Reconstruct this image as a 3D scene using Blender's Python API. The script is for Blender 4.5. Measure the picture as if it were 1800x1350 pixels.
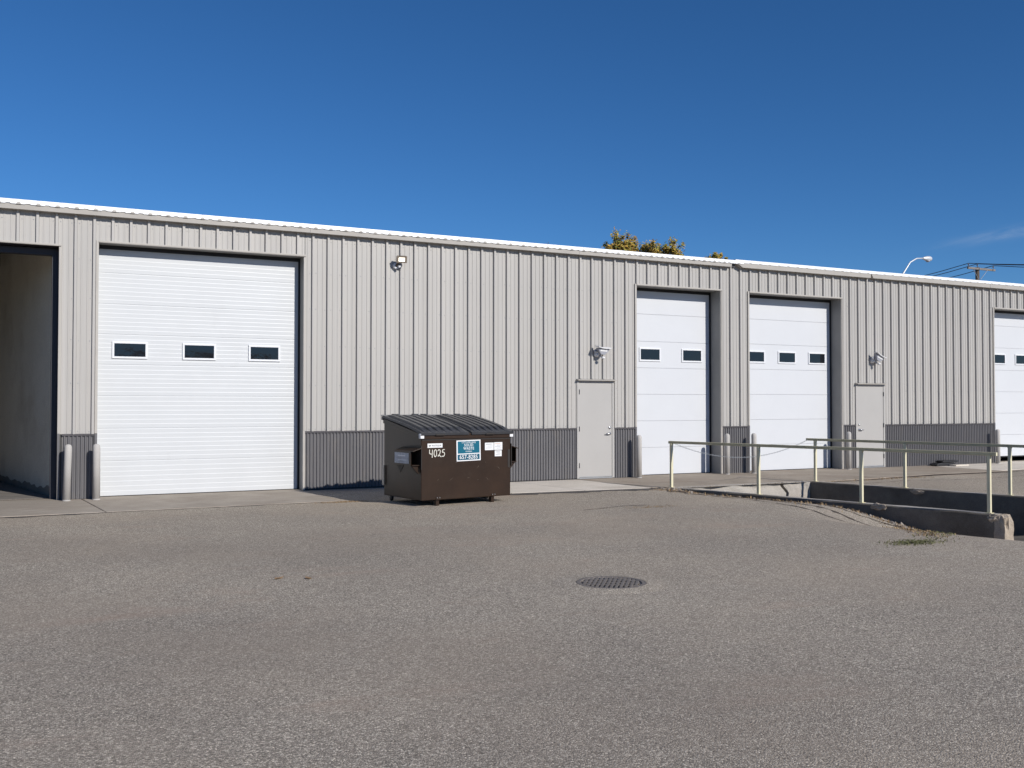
import bpy, bmesh, math, random
from mathutils import Vector, Matrix, noise

random.seed(7)
scene = bpy.context.scene
for o in list(bpy.data.objects):
    bpy.data.objects.remove(o, do_unlink=True)
col = scene.collection

# ------------------------------------------------------------------ camera
CAM = Vector((0.0057, -18.8881, 1.6189))
YAW, PITCH = 0.4693, 0.0222
cd = bpy.data.cameras.new('camera')
cd.sensor_fit = 'HORIZONTAL'; cd.sensor_width = 36.0
cd.lens = 36.0 * 1720.78 / 1800.0
cd.clip_start = 0.1; cd.clip_end = 2000
co = bpy.data.objects.new('camera', cd); col.objects.link(co)
co.location = CAM
co.rotation_euler = (math.pi / 2 + PITCH, 0, -YAW)
scene.camera = co

# ------------------------------------------------------------------ sun + sky
SUN = Vector((0.34, -1.0, 0.565)).normalized()       # towards the sun
sun_el = math.asin(SUN.z)
sun_az = math.atan2(SUN.x, SUN.y)
sd = bpy.data.lights.new('sun', 'SUN')
sd.energy = 4.4; sd.angle = math.radians(0.53); sd.color = (1.0, 0.955, 0.89)
so = bpy.data.objects.new('sun', sd); col.objects.link(so)
so.rotation_euler = SUN.to_track_quat('Z', 'Y').to_euler()
so.location = (10, -20, 30)

w = bpy.data.worlds.new('World'); scene.world = w; w.use_nodes = True
wn, wl = w.node_tree.nodes, w.node_tree.links
wn.clear()
wo = wn.new('ShaderNodeOutputWorld'); bg = wn.new('ShaderNodeBackground')
sky = wn.new('ShaderNodeTexSky'); sky.sky_type = 'NISHITA'; sky.sun_disc = False
sky.sun_elevation = sun_el; sky.sun_rotation = sun_az
sky.altitude = 2000; sky.air_density = 1.0; sky.dust_density = 0.0; sky.ozone_density = 8.0
bg.inputs['Strength'].default_value = 0.092
# one faint cirrus streak: stretched noise inside a soft patch of sky directions
tc = wn.new('ShaderNodeTexCoord')
CD = (Vector((math.sin(YAW) * math.cos(PITCH), math.cos(YAW) * math.cos(PITCH), math.sin(PITCH))) + Vector((math.cos(YAW), -math.sin(YAW), 0)) * 0.511 + Vector((0, 0, 0.155))).normalized()
CU = Vector((CD.y, -CD.x, 0.0)).normalized(); CV = CU.cross(CD)
def vdot(v):
    q = wn.new('ShaderNodeVectorMath'); q.operation = 'DOT_PRODUCT'; q.inputs[1].default_value = v
    wl.new(tc.outputs['Generated'], q.inputs[0]); return q.outputs['Value']
def wmath(op, a_, b_):
    q = wn.new('ShaderNodeMath'); q.operation = op
    for i_, v_ in enumerate((a_, b_)):
        if isinstance(v_, (int, float)): q.inputs[i_].default_value = v_
        else: wl.new(v_, q.inputs[i_])
    return q.outputs[0]
du, dv = vdot(CU), vdot(CV)
dv2 = wmath('SUBTRACT', dv, wmath('MULTIPLY', du, 0.13))
uu = wmath('MULTIPLY', du, 24.0); vv = wmath('MULTIPLY', dv2, 210.0)
rr = wmath('ADD', wmath('POWER', wmath('ABSOLUTE', uu, 0), 2.0), wmath('POWER', wmath('ABSOLUTE', vv, 0), 2.0))
msk = wmath('POWER', 2.718, wmath('MULTIPLY', rr, -1.0))
cb = wn.new('ShaderNodeCombineXYZ'); wl.new(wmath('MULTIPLY', du, 16.0), cb.inputs[0]); wl.new(wmath('MULTIPLY', dv2, 75.0), cb.inputs[1])
cn = wn.new('ShaderNodeTexNoise'); cn.inputs['Scale'].default_value = 1.0
cn.inputs['Detail'].default_value = 9; cn.inputs['Roughness'].default_value = 0.6; cn.inputs['Distortion'].default_value = 0.7
cr = wn.new('ShaderNodeValToRGB'); cr.color_ramp.elements[0].position = 0.36; cr.color_ramp.elements[1].position = 0.8
wl.new(cb.outputs[0], cn.inputs['Vector']); wl.new(cn.outputs['Fac'], cr.inputs[0])
mm = wn.new('ShaderNodeMath'); mm.operation = 'MULTIPLY'
wl.new(cr.outputs[0], mm.inputs[0]); wl.new(wmath('MULTIPLY', msk, 0.42), mm.inputs[1])
mx = wn.new('ShaderNodeMixRGB'); mx.inputs['Color2'].default_value = (5.6, 6.4, 7.6, 1)
hs = wn.new('ShaderNodeHueSaturation'); hs.inputs['Saturation'].default_value = 1.10
wl.new(sky.outputs[0], hs.inputs['Color']); wl.new(hs.outputs[0], mx.inputs['Color1']); wl.new(mm.outputs[0], mx.inputs['Fac'])
wl.new(mx.outputs[0], bg.inputs['Color']); wl.new(bg.outputs[0], wo.inputs['Surface'])

scene.view_settings.view_transform = 'Standard'
scene.view_settings.look = 'None'
scene.view_settings.exposure = 0.0
scene.view_settings.gamma = 1.0
scene.view_settings.use_curve_mapping = False
scene.render.engine = 'CYCLES'

# ------------------------------------------------------------------ materials
def mat(name, c, rough=0.6, metal=0.0, spec=0.5, var=0.0, vscale=3.0, bump=0.0, bscale=40.0,
        dirt=None, dscale=2.0, dpos=(0.5, 0.75), stretch=(1, 1, 1), emit=None, alt=None):
    m = bpy.data.materials.new(name); m.use_nodes = True
    n, l = m.node_tree.nodes, m.node_tree.links
    b = n['Principled BSDF']
    b.inputs['Roughness'].default_value = rough
    b.inputs['Metallic'].default_value = metal
    b.inputs['Specular IOR Level'].default_value = spec
    t = n.new('ShaderNodeTexCoord'); mpn = n.new('ShaderNodeMapping'); mpn.inputs['Scale'].default_value = stretch
    l.new(t.outputs['Object'], mpn.inputs['Vector'])
    out = None
    base = n.new('ShaderNodeRGB'); base.outputs[0].default_value = (*c, 1); out = base.outputs[0]
    if var:
        ns = n.new('ShaderNodeTexNoise'); ns.inputs['Scale'].default_value = vscale
        ns.inputs['Detail'].default_value = 6; ns.inputs['Roughness'].default_value = 0.6
        l.new(mpn.outputs[0], ns.inputs['Vector'])
        mr = n.new('ShaderNodeMapRange'); mr.inputs['From Min'].default_value = 0.3; mr.inputs['From Max'].default_value = 0.7
        mr.inputs['To Min'].default_value = 1 - var; mr.inputs['To Max'].default_value = 1 + var
        l.new(ns.outputs['Fac'], mr.inputs['Value'])
        vm = n.new('ShaderNodeVectorMath'); vm.operation = 'SCALE'
        l.new(out, vm.inputs[0]); l.new(mr.outputs[0], vm.inputs['Scale']); out = vm.outputs[0]
    if dirt:
        ns = n.new('ShaderNodeTexNoise'); ns.inputs['Scale'].default_value = dscale
        ns.inputs['Detail'].default_value = 8; ns.inputs['Roughness'].default_value = 0.65
        l.new(mpn.outputs[0], ns.inputs['Vector'])
        rp = n.new('ShaderNodeValToRGB'); rp.color_ramp.elements[0].position = dpos[0]; rp.color_ramp.elements[1].position = dpos[1]
        l.new(ns.outputs['Fac'], rp.inputs[0])
        mxn = n.new('ShaderNodeMixRGB'); mxn.inputs['Color2'].default_value = (*dirt, 1)
        l.new(rp.outputs[0], mxn.inputs['Fac']); l.new(out, mxn.inputs['Color1']); out = mxn.outputs[0]
    l.new(out, b.inputs['Base Color'])
    if bump:
        ns = n.new('ShaderNodeTexNoise'); ns.inputs['Scale'].default_value = bscale; ns.inputs['Detail'].default_value = 6
        l.new(mpn.outputs[0], ns.inputs['Vector'])
        bp = n.new('ShaderNodeBump'); bp.inputs['Strength'].default_value = bump; bp.inputs['Distance'].default_value = 0.01
        l.new(ns.outputs['Fac'], bp.inputs['Height']); l.new(bp.outputs[0], b.inputs['Normal'])
    if emit:
        b.inputs['Emission Color'].default_value = (*emit[0], 1); b.inputs['Emission Strength'].default_value = emit[1]
    return m

M = {}
M['wall'] = mat('painted_steel_beige', (0.428, 0.411, 0.387), 0.42, 0, 0.4, var=0.05, vscale=1.3, dirt=(0.36, 0.33, 0.29), dscale=1.1, dpos=(0.6, 0.85), stretch=(1, 1, 0.25))
M['trim'] = mat('painted_trim_beige', (0.43, 0.405, 0.37), 0.45, 0, 0.4, var=0.06, vscale=2.0)
M['trim_light'] = mat('painted_trim_light', (0.56, 0.54, 0.50), 0.45, 0, 0.4, var=0.04)
M['wain'] = mat('painted_steel_charcoal', (0.135, 0.131, 0.136), 0.45, 0, 0.4, var=0.07, vscale=2.5, dirt=(0.19, 0.17, 0.15), dscale=3, dpos=(0.55, 0.8), stretch=(1, 1, 0.4))
M['wain_cap'] = mat('dark_trim', (0.085, 0.08, 0.085), 0.5, 0, 0.4, var=0.06)
M['door_ribbed'] = mat('white_door_enamel', (0.585, 0.60, 0.61), 0.42, 0, 0.35, var=0.018, vscale=2.2, dirt=(0.52, 0.53, 0.53), dscale=1.4, dpos=(0.62, 0.95))
M['door_white'] = mat('white_door_paint', (0.61, 0.623, 0.645), 0.4, 0, 0.35, var=0.015, vscale=1.5, dirt=(0.545, 0.56, 0.575), dscale=1.2, dpos=(0.62, 0.95), bump=0.03, bscale=3)
M['frame_white'] = mat('white_vinyl', (0.74, 0.75, 0.77), 0.35)
M['rubber'] = mat('black_rubber', (0.012, 0.012, 0.014), 0.6)
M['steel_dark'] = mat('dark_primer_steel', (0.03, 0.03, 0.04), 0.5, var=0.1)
M['reveal'] = mat('reveal_shaded_trim', (0.25, 0.245, 0.235), 0.6, var=0.06)  # trim paint darkened: the shade inside the openings is put into this colour
M['core'] = mat('wall_core_dark', (0.06, 0.06, 0.06), 0.8)
M['roof'] = mat('white_roof_steel', (0.84, 0.85, 0.86), 0.4, var=0.02)
M['mandoor'] = mat('painted_door_grey', (0.42, 0.405, 0.385), 0.4, 0, 0.4, var=0.03, vscale=1.4, bump=0.05, bscale=4)
M['chrome'] = mat('satin_chrome', (0.62, 0.62, 0.62), 0.28, 1.0)
M['bronze'] = mat('bronze_paint', (0.07, 0.05, 0.035), 0.45)
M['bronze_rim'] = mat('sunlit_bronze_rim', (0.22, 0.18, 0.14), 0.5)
M['plastic_white'] = mat('white_plastic', (0.72, 0.72, 0.73), 0.4)
M['plastic_grey'] = mat('grey_plastic', (0.35, 0.36, 0.4), 0.4)
M['lamp_lit'] = mat('lit_lens', (0.9, 0.88, 0.8), 0.4, emit=((1.0, 0.93, 0.8), 2.2))
M['bollard'] = mat('bollard_sleeve', (0.46, 0.44, 0.415), 0.75, 0, 0.2, var=0.06, vscale=4, dirt=(0.3, 0.27, 0.23), dscale=5, dpos=(0.62, 0.85))
M['yellow'] = mat('cream_yellow_paint', (0.70, 0.645, 0.45), 0.45, var=0.05, vscale=6, dirt=(0.5, 0.45, 0.3), dscale=7, dpos=(0.6, 0.85))
M['yellow_grey'] = mat('weathered_rail_paint', (0.56, 0.50, 0.31), 0.5, var=0.1, vscale=5, dirt=(0.2, 0.17, 0.12), dscale=8, dpos=(0.62, 0.8))
M['galv'] = mat('galvanised_steel', (0.45, 0.46, 0.47), 0.4, 0.8, var=0.1)
M['lamp_metal'] = mat('pale_lamp_metal', (0.6, 0.62, 0.65), 0.4, 0.2)
M['wood_pole'] = mat('weathered_pole_wood', (0.10, 0.075, 0.055), 0.85, var=0.2, vscale=6, stretch=(3, 3, 0.3))
M['wood_grey'] = mat('weathered_arm_wood', (0.20, 0.18, 0.165), 0.85, var=0.2, vscale=6)
M['cable'] = mat('cable_black', (0.03, 0.035, 0.045), 0.6)
M['dump_brown'] = mat('brown_dumpster_paint', (0.030, 0.0165, 0.0095), 0.38, 0, 0.32, var=0.22, vscale=2.2, dirt=(0.036, 0.024, 0.0165), dscale=3.5, dpos=(0.55, 0.8), bump=0.05, bscale=5)
M['dump_lid'] = mat('charcoal_lid_plastic', (0.038, 0.039, 0.044), 0.42, var=0.15, vscale=5)
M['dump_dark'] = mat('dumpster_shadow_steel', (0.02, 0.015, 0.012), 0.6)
M['scuff'] = mat('bare_scuffed_steel', (0.3, 0.29, 0.28), 0.4, 0.6, var=0.2)
M['dump_scuff'] = mat('rubbed_paint', (0.11, 0.085, 0.065), 0.5, var=0.2)
M['sticker_white'] = mat('white_sticker', (0.78, 0.78, 0.78), 0.4)
M['sticker_grey'] = mat('faded_sticker', (0.42, 0.45, 0.5), 0.5, var=0.25, vscale=20)
M['sign_teal'] = mat('teal_sign', (0.004, 0.115, 0.18), 0.35)
M['sign_blue'] = mat('blue_sign', (0.008, 0.085, 0.14), 0.35)
M['ink'] = mat('dark_ink', (0.05, 0.055, 0.07), 0.5)
M['ink_grey'] = mat('grey_ink', (0.3, 0.31, 0.34), 0.5)
M['ink_red'] = mat('orange_ink', (0.55, 0.25, 0.12), 0.5)
M['paint_mark'] = mat('white_paint_mark', (0.68, 0.66, 0.58), 0.6, var=0.1, vscale=30)
M['iron'] = mat('cast_iron', (0.17, 0.148, 0.13), 0.7, 0.0, var=0.2, vscale=12, bump=0.2, bscale=60)
M['pit_black'] = mat('deep_shaft', (0.008, 0.008, 0.008), 0.9)
M['soil'] = mat('dark_soil', (0.085, 0.065, 0.05), 0.95, var=0.35, vscale=12, bump=0.8, bscale=60)
M['tar'] = mat('worn_tar_strip', (0.085, 0.075, 0.067), 0.85, var=0.3, vscale=9, bump=0.5, bscale=80)
M['pebble'] = mat('broken_stone', (0.3, 0.265, 0.23), 0.9, var=0.3, vscale=20)
M['int_floor'] = mat('bay_floor', (0.20, 0.18, 0.16), 0.8, var=0.2)
M['drygrass'] = mat('dry_weed', (0.34, 0.23, 0.12), 0.9, var=0.3, vscale=9)
M['grass'] = mat('sparse_grass', (0.15, 0.15, 0.06), 0.9, var=0.35, vscale=14)
M['leaf_litter'] = mat('dead_leaf', (0.30, 0.19, 0.10), 0.9, var=0.3, vscale=20)
M['hill'] = mat('wooded_hill', (0.035, 0.04, 0.025), 0.95, var=0.4, vscale=0.2)
M['bark'] = mat('bark', (0.11, 0.085, 0.06), 0.9, var=0.2, vscale=5)

def per_object_tone(m, lo, hi):
    n, l = m.node_tree.nodes, m.node_tree.links
    b = n['Principled BSDF']; src = b.inputs['Base Color'].links[0].from_socket
    oi = n.new('ShaderNodeObjectInfo'); mr = n.new('ShaderNodeMapRange'); mr.inputs['To Min'].default_value = lo; mr.inputs['To Max'].default_value = hi
    l.new(oi.outputs['Random'], mr.inputs['Value'])
    vm = n.new('ShaderNodeVectorMath'); vm.operation = 'SCALE'; l.new(src, vm.inputs[0]); l.new(mr.outputs[0], vm.inputs['Scale']); l.new(vm.outputs[0], b.inputs['Base Color'])
per_object_tone(M['wall'], 0.955, 1.035)
def glass_mat(name, c):
    m = mat(name, c, 0.03, 0, 0.5, bump=0.25, bscale=2.2)
    return m
M['glass'] = glass_mat('dark_window_glass', (0.010, 0.012, 0.016))

def conc(name, a, bcol, stain, bumps=0.25):
    """worn concrete: fine aggregate + broad stains"""
    m = bpy.data.materials.new(name); m.use_nodes = True
    n, l = m.node_tree.nodes, m.node_tree.links
    b = n['Principled BSDF']; b.inputs['Roughness'].default_value = 0.9; b.inputs['Specular IOR Level'].default_value = 0.2
    t = n.new('ShaderNodeTexCoord')
    g = n.new('ShaderNodeNewGeometry')
    n1 = n.new('ShaderNodeTexNoise'); n1.inputs['Scale'].default_value = 1.1; n1.inputs['Detail'].default_value = 8; n1.inputs['Roughness'].default_value = 0.65
    n2 = n.new('ShaderNodeTexNoise'); n2.inputs['Scale'].default_value = 70; n2.inputs['Detail'].default_value = 3
    n3 = n.new('ShaderNodeTexNoise'); n3.inputs['Scale'].default_value = 0.5; n3.inputs['Detail'].default_value = 9; n3.inputs['Roughness'].default_value = 0.7
    for x in (n1, n2, n3): l.new(g.outputs['Position'], x.inputs['Vector'])
    r1 = n.new('ShaderNodeValToRGB'); r1.color_ramp.elements[0].position = 0.35; r1.color_ramp.elements[1].position = 0.68
    r1.color_ramp.elements[0].color = (*a, 1); r1.color_ramp.elements[1].color = (*bcol, 1)
    l.new(n1.outputs['Fac'], r1.inputs[0])
    r3 = n.new('ShaderNodeValToRGB'); r3.color_ramp.elements[0].position = 0.52; r3.color_ramp.elements[1].position = 0.72
    l.new(n3.outputs['Fac'], r3.inputs[0])
    mxx = n.new('ShaderNodeMixRGB'); mxx.inputs['Color2'].default_value = (*stain, 1)
    sc = n.new('ShaderNodeMath'); sc.operation = 'MULTIPLY'; sc.inputs[1].default_value = 0.6
    l.new(r3.outputs[0], sc.inputs[0]); l.new(sc.outputs[0], mxx.inputs['Fac']); l.new(r1.outputs[0], mxx.inputs['Color1'])
    mr = n.new('ShaderNodeMapRange'); mr.inputs['From Min'].default_value = 0.25; mr.inputs['From Max'].default_value = 0.75
    mr.inputs['To Min'].default_value = 0.8; mr.inputs['To Max'].default_value = 1.2
    l.new(n2.outputs['Fac'], mr.inputs['Value'])
    vm = n.new('ShaderNodeVectorMath'); vm.operation = 'SCALE'
    l.new(mxx.outputs[0], vm.inputs[0]); l.new(mr.outputs[0], vm.inputs['Scale'])
    l.new(vm.outputs[0], b.inputs['Base Color'])
    bp = n.new('ShaderNodeBump'); bp.inputs['Strength'].default_value = bumps; bp.inputs['Distance'].default_value = 0.01
    l.new(n2.outputs['Fac'], bp.inputs['Height']); l.new(bp.outputs[0], b.inputs['Normal'])
    return m
M['apron'] = conc('apron_concrete', (0.32, 0.275, 0.225), (0.42, 0.37, 0.31), (0.24, 0.20, 0.16))
M['walk'] = conc('sidewalk_concrete', (0.58, 0.525, 0.45), (0.68, 0.62, 0.54), (0.43, 0.37, 0.30))
M['oldconc'] = conc('old_brown_concrete', (0.29, 0.245, 0.195), (0.38, 0.325, 0.265), (0.24, 0.18, 0.135))
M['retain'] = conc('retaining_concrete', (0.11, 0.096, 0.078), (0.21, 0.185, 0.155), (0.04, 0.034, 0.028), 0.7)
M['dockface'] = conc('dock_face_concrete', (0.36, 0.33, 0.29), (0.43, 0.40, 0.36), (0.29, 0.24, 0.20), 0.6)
M['broken'] = conc('broken_aggregate', (0.34, 0.28, 0.22), (0.46, 0.39, 0.31), (0.2, 0.16, 0.13), 1.0)
M['partition'] = conc('dirty_painted_partition', (0.72, 0.67, 0.55), (0.80, 0.75, 0.62), (0.5, 0.43, 0.32), 0.2)

def asphalt_mat():
    m = bpy.data.materials.new('worn_asphalt'); m.use_nodes = True
    n, l = m.node_tree.nodes, m.node_tree.links
    b = n['Principled BSDF']; b.inputs['Roughness'].default_value = 0.92; b.inputs['Specular IOR Level'].default_value = 0.15
    g = n.new('ShaderNodeNewGeometry')
    def noise_n(s, d=6, r=0.6, dist=0.0, sc=None):
        x = n.new('ShaderNodeTexNoise'); x.inputs['Scale'].default_value = s; x.inputs['Detail'].default_value = d
        x.inputs['Roughness'].default_value = r; x.inputs['Distortion'].default_value = dist
        if sc:
            mpp = n.new('ShaderNodeMapping'); mpp.inputs['Scale'].default_value = sc
            l.new(g.outputs['Position'], mpp.inputs['Vector']); l.new(mpp.outputs[0], x.inputs['Vector'])
        else:
            l.new(g.outputs['Position'], x.inputs['Vector'])
        return x
    def ramp(src, p0, p1, c0=(0, 0, 0), c1=(1, 1, 1)):
        r = n.new('ShaderNodeValToRGB'); r.color_ramp.elements[0].position = p0; r.color_ramp.elements[1].position = p1
        r.color_ramp.elements[0].color = (*c0, 1); r.color_ramp.elements[1].color = (*c1, 1)
        l.new(src, r.inputs[0]); return r
    def mix(f, a, c, mode='MIX'):
        x = n.new('ShaderNodeMixRGB'); x.blend_type = mode
        if isinstance(f, float): x.inputs['Fac'].default_value = f
        else: l.new(f, x.inputs['Fac'])
        l.new(a, x.inputs['Color1'])
        if isinstance(c, tuple): x.inputs['Color2'].default_value = (*c, 1)
        else: l.new(c, x.inputs['Color2'])
        return x
    # stones in binder
    v = n.new('ShaderNodeTexVoronoi'); v.inputs['Scale'].default_value = 112; l.new(g.outputs['Position'], v.inputs['Vector'])
    vb = n.new('ShaderNodeTexVoronoi'); vb.inputs['Scale'].default_value = 210; l.new(g.outputs['Position'], vb.inputs['Vector'])
    sep = n.new('ShaderNodeSeparateColor'); l.new(v.outputs['Color'], sep.inputs[0])
    sep2 = n.new('ShaderNodeSeparateColor'); l.new(vb.outputs['Color'], sep2.inputs[0])
    stone = n.new('ShaderNodeValToRGB')
    el = stone.color_ramp.elements
    el[0].position = 0.0; el[0].color = (0.07, 0.064, 0.058, 1)
    el[1].position = 1.0; el[1].color = (0.95, 0.90, 0.82, 1)
    for p, c in ((0.3, (0.22, 0.204, 0.186)), (0.62, (0.36, 0.333, 0.304)), (0.86, (0.54, 0.50, 0.455))):
        q = el.new(p); q.color = (*c, 1)
    l.new(sep.outputs[0], stone.inputs[0])
    stone2 = n.new('ShaderNodeValToRGB')
    el = stone2.color_ramp.elements
    el[0].position = 0.0; el[0].color = (0.13, 0.12, 0.11, 1)
    el[1].position = 1.0; el[1].color = (0.54, 0.505, 0.462, 1)
    q = el.new(0.5); q.color = (0.30, 0.278, 0.254, 1)
    l.new(sep2.outputs[0], stone2.inputs[0])
    c = mix(0.4, stone.outputs[0], stone2.outputs[0])
    gap = ramp(v.outputs['Distance'], 0.45, 0.8)
    gm = n.new('ShaderNodeMath'); gm.operation = 'MULTIPLY'; gm.inputs[1].default_value = 0.55; l.new(gap.outputs[0], gm.inputs[0])
    c = mix(gm.outputs[0], c.outputs[0], (0.10, 0.092, 0.084))
    # dust filling the texture in patches, reddish and pale
    d1 = ramp(noise_n(0.33, 8, 0.62, 0.4).outputs['Fac'], 0.44, 0.70)
    dm = n.new('ShaderNodeMath'); dm.operation = 'MULTIPLY'; dm.inputs[1].default_value = 0.5; l.new(d1.outputs[0], dm.inputs[0])
    c = mix(dm.outputs[0], c.outputs[0], (0.33, 0.288, 0.248))
    d2 = ramp(noise_n(0.8, 8, 0.65, 0.2, (0.6, 1.6, 1)).outputs['Fac'], 0.56, 0.76)
    dm2 = n.new('ShaderNodeMath'); dm2.operation = 'MULTIPLY'; dm2.inputs[1].default_value = 0.65; l.new(d2.outputs[0], dm2.inputs[0])
    c = mix(dm2.outputs[0], c.outputs[0], (0.33, 0.268, 0.232))
    d3 = ramp(noise_n(0.22, 6, 0.55).outputs['Fac'], 0.3, 0.72, (0.82, 0.82, 0.83), (1.15, 1.14, 1.12))
    c = mix(1.0, c.outputs[0], d3.outputs[0], 'MULTIPLY')
    # thin dark wear marks stretched along the drive direction
    d4 = ramp(noise_n(2.2, 9, 0.75, 0.8, (0.35, 1.7, 1)).outputs['Fac'], 0.66, 0.74)
    dm4 = n.new('ShaderNodeMath'); dm4.operation = 'MULTIPLY'; dm4.inputs[1].default_value = 0.5; l.new(d4.outputs[0], dm4.inputs[0])
    c = mix(dm4.outputs[0], c.outputs[0], (0.17, 0.154, 0.14))
    gr = ramp(noise_n(58, 3, 0.7).outputs['Fac'], 0.32, 0.68, (0.78, 0.78, 0.78), (1.22, 1.22, 1.22))
    c = mix(1.0, c.outputs[0], gr.outputs[0], 'MULTIPLY')
    gr2 = ramp(noise_n(9, 4, 0.7).outputs['Fac'], 0.3, 0.7, (0.94, 0.94, 0.94), (1.06, 1.06, 1.06))
    c = mix(1.0, c.outputs[0], gr2.outputs[0], 'MULTIPLY')
    c = mix(1.0, c.outputs[0], (1.25, 1.175, 1.05), 'MULTIPLY')
    l.new(c.outputs[0], b.inputs['Base Color'])
    bp = n.new('ShaderNodeBump'); bp.inputs['Strength'].default_value = 0.65; bp.inputs['Distance'].default_value = 0.006
    inv = n.new('ShaderNodeMath'); inv.operation = 'SUBTRACT'; inv.inputs[0].default_value = 1.0; l.new(v.outputs['Distance'], inv.inputs[1])
    l.new(inv.outputs[0], bp.inputs['Height']); l.new(bp.outputs[0], b.inputs['Normal'])
    return m
M['asphalt'] = asphalt_mat()

def leaf_mat(name, cols):
    m = bpy.data.materials.new(name); m.use_nodes = True
    n, l = m.node_tree.nodes, m.node_tree.links
    b = n['Principled BSDF']; b.inputs['Roughness'].default_value = 0.7; b.inputs['Specular IOR Level'].default_value = 0.2
    g = n.new('ShaderNodeNewGeometry'); r = n.new('ShaderNodeValToRGB'); r.color_ramp.interpolation = 'CONSTANT'
    el = r.color_ramp.elements
    for i, c in enumerate(cols):
        if i < 2:
            el[i].position = i / len(cols); el[i].color = (*c, 1)
        else:
            q = el.new(i / len(cols)); q.color = (*c, 1)
    l.new(g.outputs['Random Per Island'], r.inputs[0]); l.new(r.outputs[0], b.inputs['Base Color'])
    return m
M['leaf_autumn'] = leaf_mat('autumn_leaves', [(0.46, 0.29, 0.06), (0.27, 0.26, 0.06), (0.52, 0.34, 0.06), (0.21, 0.21, 0.06), (0.40, 0.30, 0.07), (0.32, 0.20, 0.06)])

# ------------------------------------------------------------------ helpers
class MB:
    def __init__(s): s.v = []; s.f = []
    def add(s, vs, fs):
        k = len(s.v); s.v += [tuple(p) for p in vs]; s.f += [tuple(i + k for i in q) for q in fs]; return s
    def box(s, x0, x1, y0, y1, z0, z1):
        vs = [(x, y, z) for z in (z0, z1) for y in (y0, y1) for x in (x0, x1)]
        return s.add(vs, [(0, 2, 3, 1), (4, 5, 7, 6), (0, 1, 5, 4), (2, 6, 7, 3), (0, 4, 6, 2), (1, 3, 7, 5)])
    def hexa(s, p):   # 8 points: bottom 4 ccw, top 4 ccw
        return s.add(p, [(3, 2, 1, 0), (4, 5, 6, 7), (0, 1, 5, 4), (1, 2, 6, 5), (2, 3, 7, 6), (3, 0, 4, 7)])
    def prism(s, poly, axis, a, b):
        """poly of 2-D points extruded along axis ('x','y','z') from a to b"""
        n = len(poly)
        def P(p, t):
            return {'x': (t, p[0], p[1]), 'y': (p[0], t, p[1]), 'z': (p[0], p[1], t)}[axis]
        vs = [P(p, a) for p in poly] + [P(p, b) for p in poly]
        fs = [tuple(range(n - 1, -1, -1)), tuple(range(n, 2 * n))] + [(i, (i + 1) % n, n + (i + 1) % n, n + i) for i in range(n)]
        return s.add(vs, fs)
    def tube(s, pts, rad, n=8, cap=True):
        pts = [Vector(p) for p in pts]
        if not isinstance(rad, (list, tuple)): rad = [rad] * len(pts)
        rings = []
        up = None
        for i, p in enumerate(pts):
            d = (pts[min(i + 1, len(pts) - 1)] - pts[max(i - 1, 0)]).normalized()
            if up is None: up = Vector((0, 0, 1)) if abs(d.z) < 0.9 else Vector((0, 1, 0))
            a = d.cross(up)
            if a.length < 1e-4: a = d.cross(Vector((1, 0, 0)))
            a.normalize(); b = d.cross(a).normalized()
            rings.append([p + (a * math.cos(t) + b * math.sin(t)) * rad[i] for t in [2 * math.pi * k / n + math.pi / n for k in range(n)]])
        vs = [q for r in rings for q in r]; fs = []
        for i in range(len(pts) - 1):
            for k in range(n):
                fs.append((i * n + k, i * n + (k + 1) % n, (i + 1) * n + (k + 1) % n, (i + 1) * n + k))
        if cap: fs += [tuple(range(n - 1, -1, -1)), tuple(range((len(pts) - 1) * n, len(pts) * n))]
        return s.add(vs, fs)
    def lathe(s, prof, c=(0, 0, 0), n=24, axis='z'):
        vs = []
        for r, h in prof:
            for k in range(n):
                t = 2 * math.pi * k / n
                p = (r * math.cos(t), r * math.sin(t), h)
                if axis == 'y': p = (r * math.cos(t), h, r * math.sin(t))
                if axis == 'x': p = (h, r * math.cos(t), r * math.sin(t))
                vs.append((p[0] + c[0], p[1] + c[1], p[2] + c[2]))
        fs = []
        for i in range(len(prof) - 1):
            for k in range(n):
                fs.append((i * n + k, i * n + (k + 1) % n, (i + 1) * n + (k + 1) % n, (i + 1) * n + k))
        fs += [tuple(range(n - 1, -1, -1)), tuple(range((len(prof) - 1) * n, len(prof) * n))]
        return s.add(vs, fs)
    def xform(s, m):
        s.v = [tuple(m @ Vector(p)) for p in s.v]; return s
    def mesh(s, name, m, fix=True, smooth=False):
        me = bpy.data.meshes.new(name); me.from_pydata(s.v, [], s.f)
        if fix:
            bm = bmesh.new(); bm.from_mesh(me); bmesh.ops.recalc_face_normals(bm, faces=bm.faces); bm.to_mesh(me); bm.free()
        if m: me.materials.append(M[m])
        if smooth:
            for p in me.polygons: p.use_smooth = True
        me.update(); return me
    def obj(s, name, m, parent=None, bevel=0.0, smooth=False, fix=True, loc=None):
        return link(name, s.mesh(name, m, fix, smooth), parent, bevel, loc)

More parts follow.
